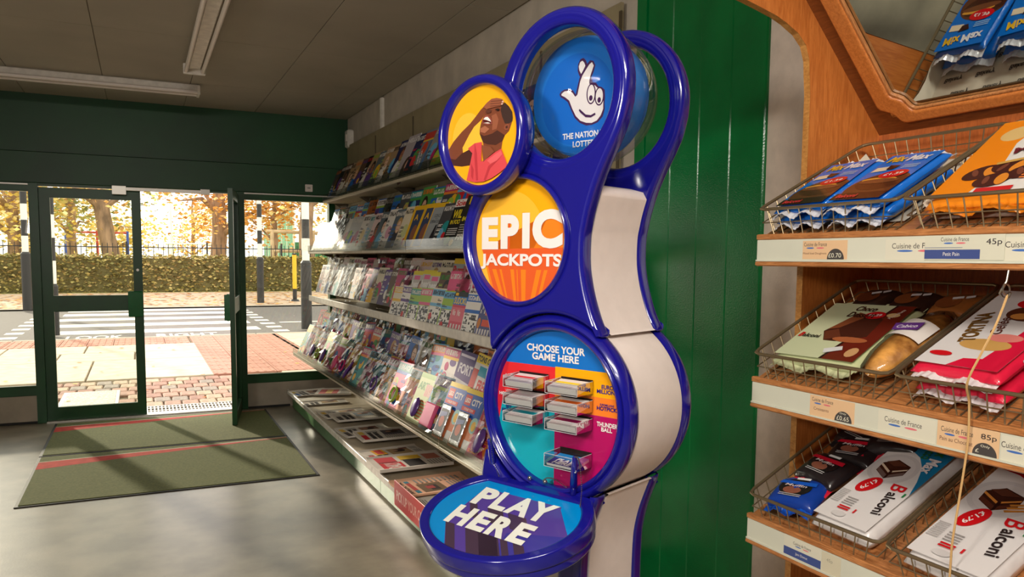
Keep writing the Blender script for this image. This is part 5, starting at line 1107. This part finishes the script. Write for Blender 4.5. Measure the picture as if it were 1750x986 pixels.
def d_wafer(p, W_, L_):
    S = lambda *q: [(x*W_, y*L_) for x, y in q]
    p.rect(-W_/2, -L_/2, W_/2, L_/2, (226, 222, 216)); p.cl = [(-W_/2, -L_/2), (W_/2, -L_/2), (W_/2, L_/2), (-W_/2, L_/2)]
    p.poly(S((-.5, -.5), (-.12, -.5), (-.02, -.2), (-.12, .15), (-.02, .5), (-.5, .5)), (240, 138, 18)); p.poly(ell(-W_*.22, L_*.30, W_*.16, L_*.10, 18), (222, 186, 120)); p.poly(ell(-W_*.05, L_*.42, W_*.04, L_*.025, 12), (120, 110, 60))
    for x, y, a in ((-.18, -.22, .5), (.06, -.18, -.3), (.28, -.26, .4), (.02, -.34, .2)):
        q = lambda A, B, o=0: [(x*W_+A*math.cos(t)*math.cos(a)-B*math.sin(t)*math.sin(a)+o, y*L_+A*math.cos(t)*math.sin(a)+B*math.sin(t)*math.cos(a)) for t in [k*math.pi/10 for k in range(20)]]
        p.poly(q(.036, .026), (76, 36, 28)); p.poly(q(.012, .022, .018), (226, 140, 46)); p.poly(q(.006, .016, -.012), (120, 66, 48))
    p.rect(-.01, -L_*.49, W_*.3, -L_*.44, (206, 40, 40)); p.poly(S((-.1, -.12), (.4, -.05), (.42, -.08), (-.08, -.15)), (206, 160, 80)); p.cl = None
    p.text('Mix', -W_*.02, -L_*.02, .06, .024, (110, 30, 40), .03, rot=.3); p.text('WAFER', W_*.04, L_*.1, .085, .026, (92, 82, 44), .03, rot=.35); p.rects([(W_*.28, -L_*(.30+.03*k), W_*.46, -L_*(.285+.03*k)) for k in range(3)], (236, 130, 60))
pack(BK['top', 'B'], .13, .19, .028, .22, .33, .04, (240, 140, 24), 'orange and white chocolate wafer pack in the right top basket', d_wafer, .04, (226, 130, 24), tilt=.12)
pack(BK['top', 'B'], .30, .21, .004, .12, .30, .035, (222, 218, 212), 'white biscuit pack behind the orange one, right top basket', d_wafer, -.1, (214, 210, 206))
liner(BK['top', 'B'], 'white paper liner printed Bakery in the right top basket', .024, .38, .03, .385, 1)
def d_dessert(p, W_, L_):
    p.rect(-W_/2, -L_/2, W_/2, L_/2, (206, 212, 172)); p.poly([(W_*.12, -L_/2), (W_/2, -L_/2), (W_/2, L_/2), (W_*.3, L_/2)], (108, 36, 24)); p.poly([(W_*.085, -L_/2), (W_*.12, -L_/2), (W_*.3, L_/2), (W_*.27, L_/2)], (52, 24, 22))
    p.poly([(-W_*.22, -.01), (-W_*.05, .085), (W_*.3, .06), (W_*.34, -.02), (W_*.05, -.05), (-W_*.1, -.05)], (72, 36, 26)); p.poly([(-W_*.2, .0), (-W_*.05, .085), (W_*.1, .074), (-W_*.08, .01)], (136, 76, 46)); p.poly([(-W_*.2, -.012), (-W_*.07, .004), (W_*.06, -.03), (-W_*.1, -.048)], (104, 54, 36))
    p.poly(ell(W_*.36, .08, .018, .01, 12), (222, 186, 130)); p.poly(ell(W_*.38, -.09, .016, .02, 12), (206, 160, 110)); p.poly(ell(W_*.2, -.04, .05, .012, 16), (176, 100, 60))
    price(p, W_*.16, .075, .028, .017, '£1.29', .08); p.text('Choco', -W_*.14, L_*.36, .06, .022, (60, 32, 26), .02, shear=.2); p.text('Dessert', -W_*.16, L_*.24, .08, .024, (60, 32, 26), .02, shear=.2)
    p.text('B', -W_*.46, -.045, .014, .02, RED, .03, shear=.2); p.text('alconi', -W_*.40, -.045, .052, .016, (40, 34, 34), .02); p.poly([(.01, -.088), (.052, -.07), (.062, -.086), (.02, -.106)], (222, 222, 222)); p.text('Premium', W_*.38, .06, .045, .010, (226, 206, 190), .02, rot=1.2)
pack(BK['middle', 'A'], .150, .165, .012, .255, .27, .042, (190, 196, 150), 'cream and brown Choco Dessert cake pack in the left middle basket', d_dessert, .03, (196, 200, 158), tilt=.03)
# loaf cake in clear film
M0, BW, BD = BK['middle', 'A']
lc = empty('loaf_cake', M0 @ T(.335, .155, -.062) @ RZ(-.06), 'golden loaf cake in clear film with a purple label', 'cake')
MB().ball((0, 0, .036), .048, .135, .036, 18, 10).build('cake', mat('golden_crust', (206, 128, 48), .6, var=.3, scale=26, bump=.6, bscale=40, c2=(232, 170, 84)), lc, smooth=True)
MB().ball((0, 0, .037), .054, .15, .0405, 18, 10).build('film_wrapper', M_FILM, lc, smooth=True)
b = MB(); v = []
for j, y in enumerate((-.02, .05)):
    for i in range(9): a = math.radians(30+15*i); v.append((.0555*math.cos(a), y, .037+.042*math.sin(a)))
b.add(v, [(i, i+1, 10+i, 9+i) for i in range(8)]); b.build('label_band', mat('label_white', (222, 214, 206), .4), lc, smooth=True)
p = Pr(); p.poly([(-.03, -.016), (.03, -.016), (.034, .016), (-.034, .016)], (96, 52, 130)); p.text('Cabico', -.024, -.007, .048, .014, (226, 220, 226), .02, shear=.15); p.build('label_print', lc, T(.0, .012, .080) @ Matrix.Rotation(.25, 4, 'Z'))
for k, (x, y, a, lab) in enumerate(((.10, .345, .1, 'dark wrapped cake at the back left of the middle basket'), (.215, .345, -.1, 'dark wrapped cake with white stickers at the back of the middle basket'), (.33, .34, .0, 'golden wrapped cake at the back right of the middle basket'))):
    def d_st(p, W_, L_, k=k): p.poly(ell(-.01, -.01, .03, .028, 18), (120, 66, 34) if k else (96, 48, 26)); p.poly([(-.012, .012), (.012, .02), (.016, .010), (-.008, .002)], (214, 212, 214)); p.poly([(.018, .018), (.036, .026), (.04, .016), (.022, .008)], (214, 212, 214))
    pack(BK['middle', 'A'], x, y, .006, .11, .09, .05, (44, 26, 20) if k < 2 else (130, 76, 34), lab, d_st, a, puff=.6)
def d_tort(p, W_, L_):
    p.rect(-W_/2, -L_/2, W_/2, L_/2, (222, 218, 216)); p.cl = [(-W_/2, -L_/2), (W_/2, -L_/2), (W_/2, L_/2), (-W_/2, L_/2)]; p.poly([(W_*.18, -L_/2), (W_/2, -L_/2), (W_/2, L_/2), (W_*.42, L_/2), (W_*.28, 0)], (214, 26, 62)); p.poly([(-W_*.1, -L_*.5), (W_*.5, -L_*.5), (W_*.5, -L_*.36), (0, -L_*.4)], (214, 26, 62)); p.poly(ell(W_*.05, -L_*.22, W_*.3, L_*.07, 20), (206, 160, 90)); p.poly(ell(W_*.18, -L_*.12, W_*.2, L_*.05, 20), (222, 130, 120))
    p.poly(ell(W_*.12, L_*.2, W_*.26, L_*.1, 22), (88, 46, 30)); p.poly(ell(W_*.06, L_*.16, W_*.12, L_*.04, 16), (206, 140, 70)); p.cl = None
    price(p, W_*.1, L_*.34, W_*.25, L_*.075, '£1.19', .1); p.text('TORTINA', -W_*.10, -L_*.20, L_*.40, W_*.19, (112, 78, 34), .04, rot=1.82); p.text('Gelée', W_*.08, -L_*.08, L_*.22, W_*.13, (96, 50, 40), .01, rot=1.82, shear=.2); p.poly(ell(-W_*.3, -L_*.38, W_*.14, L_*.03, 14), RED)
for k, (z, lab) in enumerate(((.004, 'lower red and white Tortina cake pack in the right middle basket'), (.046, 'upper white and red Tortina cake pack priced 1.19'))):
    o = pack(BK['middle', 'B'], .125, .185, z, .19, .33, .040, (214, 28, 62), lab, d_tort if k else None, -.02, (222, 216, 216))
    p = Pr(); p.text('TORTINA', -.07, -.012, .14, .022, (236, 228, 226), .04); p.build('side_print', o, basis((.0955, -.02, .02), (0, 1, 0), (0, 0, 1), (1, 0, 0)))
pack(BK['middle', 'B'], .31, .12, .004, .13, .16, .045, (30, 28, 30), 'black wrapped cake pack at the right of the middle shelf', None, .3, puff=.5)
# lower baskets
def d_muf(c):
    def f(p, W_, L_):
        p.poly(ell(0, 0, W_*.36, L_*.34, 20), (26, 22, 24)); p.poly(ell(-.004, -L_*.12, W_*.2, L_*.14, 18), (140, 84, 66)); p.poly([(-W_*.42, L_*.1), (W_*.42, L_*.12), (W_*.40, L_*.26), (-W_*.38, L_*.22)], c); p.text('Muffin', -W_*.26, L_*.02, W_*.5, L_*.09, (226, 206, 206), .01, shear=.2); p.poly([(-W_*.1, L_*.30), (W_*.2, L_*.32), (W_*.2, L_*.40), (-W_*.1, L_*.38)], (232, 232, 232))
        p.rects([(-W_*.25, -L_*(.3+.06*k), W_*.25, -L_*(.275+.06*k)) for k in range(2)], (190, 186, 186))
    return f
for x, y, z, a, c, lab in ((.095, .075, .008, .2, (20, 84, 190), 'black and blue muffin pack at the front of the lower left basket'), (.105, .175, .018, -.1, (196, 24, 48), 'black and red muffin pack in the middle of the lower left basket'), (.12, .27, .014, .15, (196, 24, 48), 'black and red muffin pack further back in the lower left basket'), (.09, .345, .012, -.2, (30, 26, 28), 'dark muffin pack at the back of the lower left basket'), (.2, .335, .03, .3, (196, 24, 48), 'dark red muffin pack behind the Mix Max cocco pack')):
    pack(BK['lower', 'A'], x, y, z, .135, .105, .055, (34, 28, 30) if c[0] != 20 else (20, 60, 150), lab, d_muf(c), a, puff=.7, ends=c)
def d_balc(c, txt):
    def f(p, W_, L_):
        S = lambda *q: [(x*W_, y*L_) for x, y in q]
        p.rect(-W_/2, -L_/2, W_/2, L_/2, (222, 218, 216)); p.cl = [(-W_/2, -L_/2), (W_/2, -L_/2), (W_/2, L_/2), (-W_/2, L_/2)]
        p.poly(S((.5, -.08), (.40, .06), (.26, .20), (.06, .30), (-.2, .36), (-.5, .38), (-.5, .5), (.5, .5)), c)
        p.poly(ell(-W_*.12, L_*.12, W_*.40, L_*.17, 30), (206, 202, 202)); p.poly(ell(-W_*.12, L_*.12, W_*.33, L_*.14, 30), (214, 210, 209))
        cut = (226, 206, 180) if c[0] < 100 else (222, 146, 66); sd_ = (112, 92, 86) if c[0] < 100 else (92, 48, 34)
        p.poly(S((-.34, .06), (-.36, .15), (-.18, .22), (.10, .18), (.12, .08), (-.10, .0)), (66, 34, 26)); p.poly(S((-.34, .065), (-.10, .003), (.12, .082), (.10, .115), (-.10, .04), (-.345, .10)), sd_)
        p.poly(S((-.35, .125), (-.12, .065), (.10, .135), (.10, .15), (-.12, .085), (-.355, .145)), cut); p.poly(S((-.10, .0), (-.12, .065), (-.12, .095), (-.08, .09), (-.07, .01)), (48, 24, 20)); p.poly(S((-.32, .17), (-.18, .21), (.05, .175), (-.14, .14)), (92, 52, 38))
        if c[0] > 100:
            for k in range(3): p.poly(S((.02, .03+.03*k), (.30, .10+.03*k), (.31, .085+.03*k), (.05, .015+.03*k)), (196, 128, 54), step=False)
            p.z += p.dz
        p.poly(ell(-W_*.22, L_*.42, W_*.22, L_*.05, 20), (64, 36, 28)); p.poly(ell(-W_*.18, L_*.43, W_*.12, L_*.03, 16), (206, 190, 170)); p.cl = None
        price(p, -W_*.18, -L_*.10, W_*.22, L_*.062, '£1.79', -2.0)
        R_ = -1.40; p.text('B', W_*.14, -L_*.02, L_*.075, W_*.24, RED, .01, rot=R_, shear=.2); p.text('alconi', W_*.20, -L_*.11, L_*.24, W_*.17, (46, 38, 38), .02, rot=R_)
        p.rect(W_*.44, -L_*.12, W_*.47, -L_*.08, (40, 130, 70)); p.rect(W_*.06, -L_*.40, W_*.09, -L_*.36, (206, 40, 46))
        p.text('Mix', W_*.18, L_*.48, L_*.15, W_*.2, (236, 188, 40) if c[0] > 100 else (40, 110, 60), .03, rot=R_, shear=.2); p.text('Max', W_*.22, L_*.31, L_*.17, W_*.2, (226, 220, 220), .03, rot=R_, shear=.2)
        if txt: p.text(txt, W_*.02, L_*.44, L_*.16, W_*.12, (40, 110, 60), .02, rot=R_)
        p.rects([(-W_*.46, -L_*(.22+.016*k), -W_*.30, -L_*(.215+.016*k)) for k in range(9)], (160, 156, 154)); p.rects([(-W_*.24, -L_*(.28+.022*k), -W_*.04, -L_*(.272+.022*k)) for k in range(4)], (150, 146, 144)); p.rects([(-W_*.22, -L_*(.38+.022*k), -W_*.02, -L_*(.366+.022*k)) for k in range(2)], RED)
        p.poly(ell(-W_*.1, -L_*.45, W_*.12, L_*.025, 16), (212, 208, 206))
    return f
def boxpack(bs, x, y, z, W_, L_, H_, c, label, draw, rot):
    o = pack(bs, x, y, z, W_, L_, H_, (222, 218, 216), label, draw, rot, None, puff=.02); return o
boxpack(BK['lower', 'A'], .285, .19, .004, .165, .37, .062, None, 'white and blue Balconi Mix Max cocco cake pack priced 1.79', d_balc((24, 118, 164), 'cocco'), -.03)
boxpack(BK['lower', 'B'], .135, .19, .004, .185, .38, .062, None, 'white and red Balconi Mix Max cake pack priced 1.79', d_balc((180, 16, 24), None), -.03)
liner(BK['lower', 'B'], 'white paper liner printed Bakery in the lower right basket', .20, .385, .03, .385, 1)
# bottom bin below the lowest visible shelf: dark red and orange packs on the shelf board
for k, (y, x, c) in enumerate(((1.44, 1.56, (150, 50, 24)), (1.30, 1.58, (170, 70, 26)), (1.16, 1.56, (150, 30, 34)))):
    o = empty('cake_pack', basis((x, y, .44+(x-BX-.012)*math.tan(PHB)), (0, -1, 0), (cb, 0, sb), (-sb, 0, cb)), '%s red-brown cake pack from the left on the bottom bakery shelf' % ORD[k], 'cake pack')
    pillow(.12, .24, .06, puff=.4).build('wrapper', pmat(c), o, smooth=True, ang=70)
# hook and cord
hk = empty('cord_hook', T(BX-.012, .895, 1.448), 'wire hook under the top shelf holding a cord', 'hook')
MB().tube([(.004, 0, .0), (.0, 0, -.02), (-.004, .004, -.032), (-.002, .010, -.042), (.002, .006, -.05), (.002, -.004, -.048), (0, -.008, -.04)], .0022, 8).build('wire', M_METAL, hk, smooth=True)
MB().tube([(.0+.010*math.cos(a), .001*math.sin(a), -.034+.010*math.sin(a)) for a in [k*math.pi/6 for k in range(12)]], .0016, 6, closed=True).build('ring', M_METAL, hk, smooth=True)
cd = [(BX-.010, .893, 1.404), (BX-.03, .898, 1.35), (BX-.045, .911, 1.299), (BX-.05, .932, 1.24), (BX-.02, .946, 1.195), (BX-.012, .950, 1.115), (BX-.012, .961, .997), (BX-.016, .966, .92), (BX-.012, .970, .854), (BX-.012, .974, .70)]
o = MB().tube(smooth_pts(cd, 6), .0022, 6).build('hanging_cord', mat('jute_cord', (206, 166, 110), .8), smooth=True); tag(o, 'beige cord hanging from the hook across the bakery shelves', 'cord')
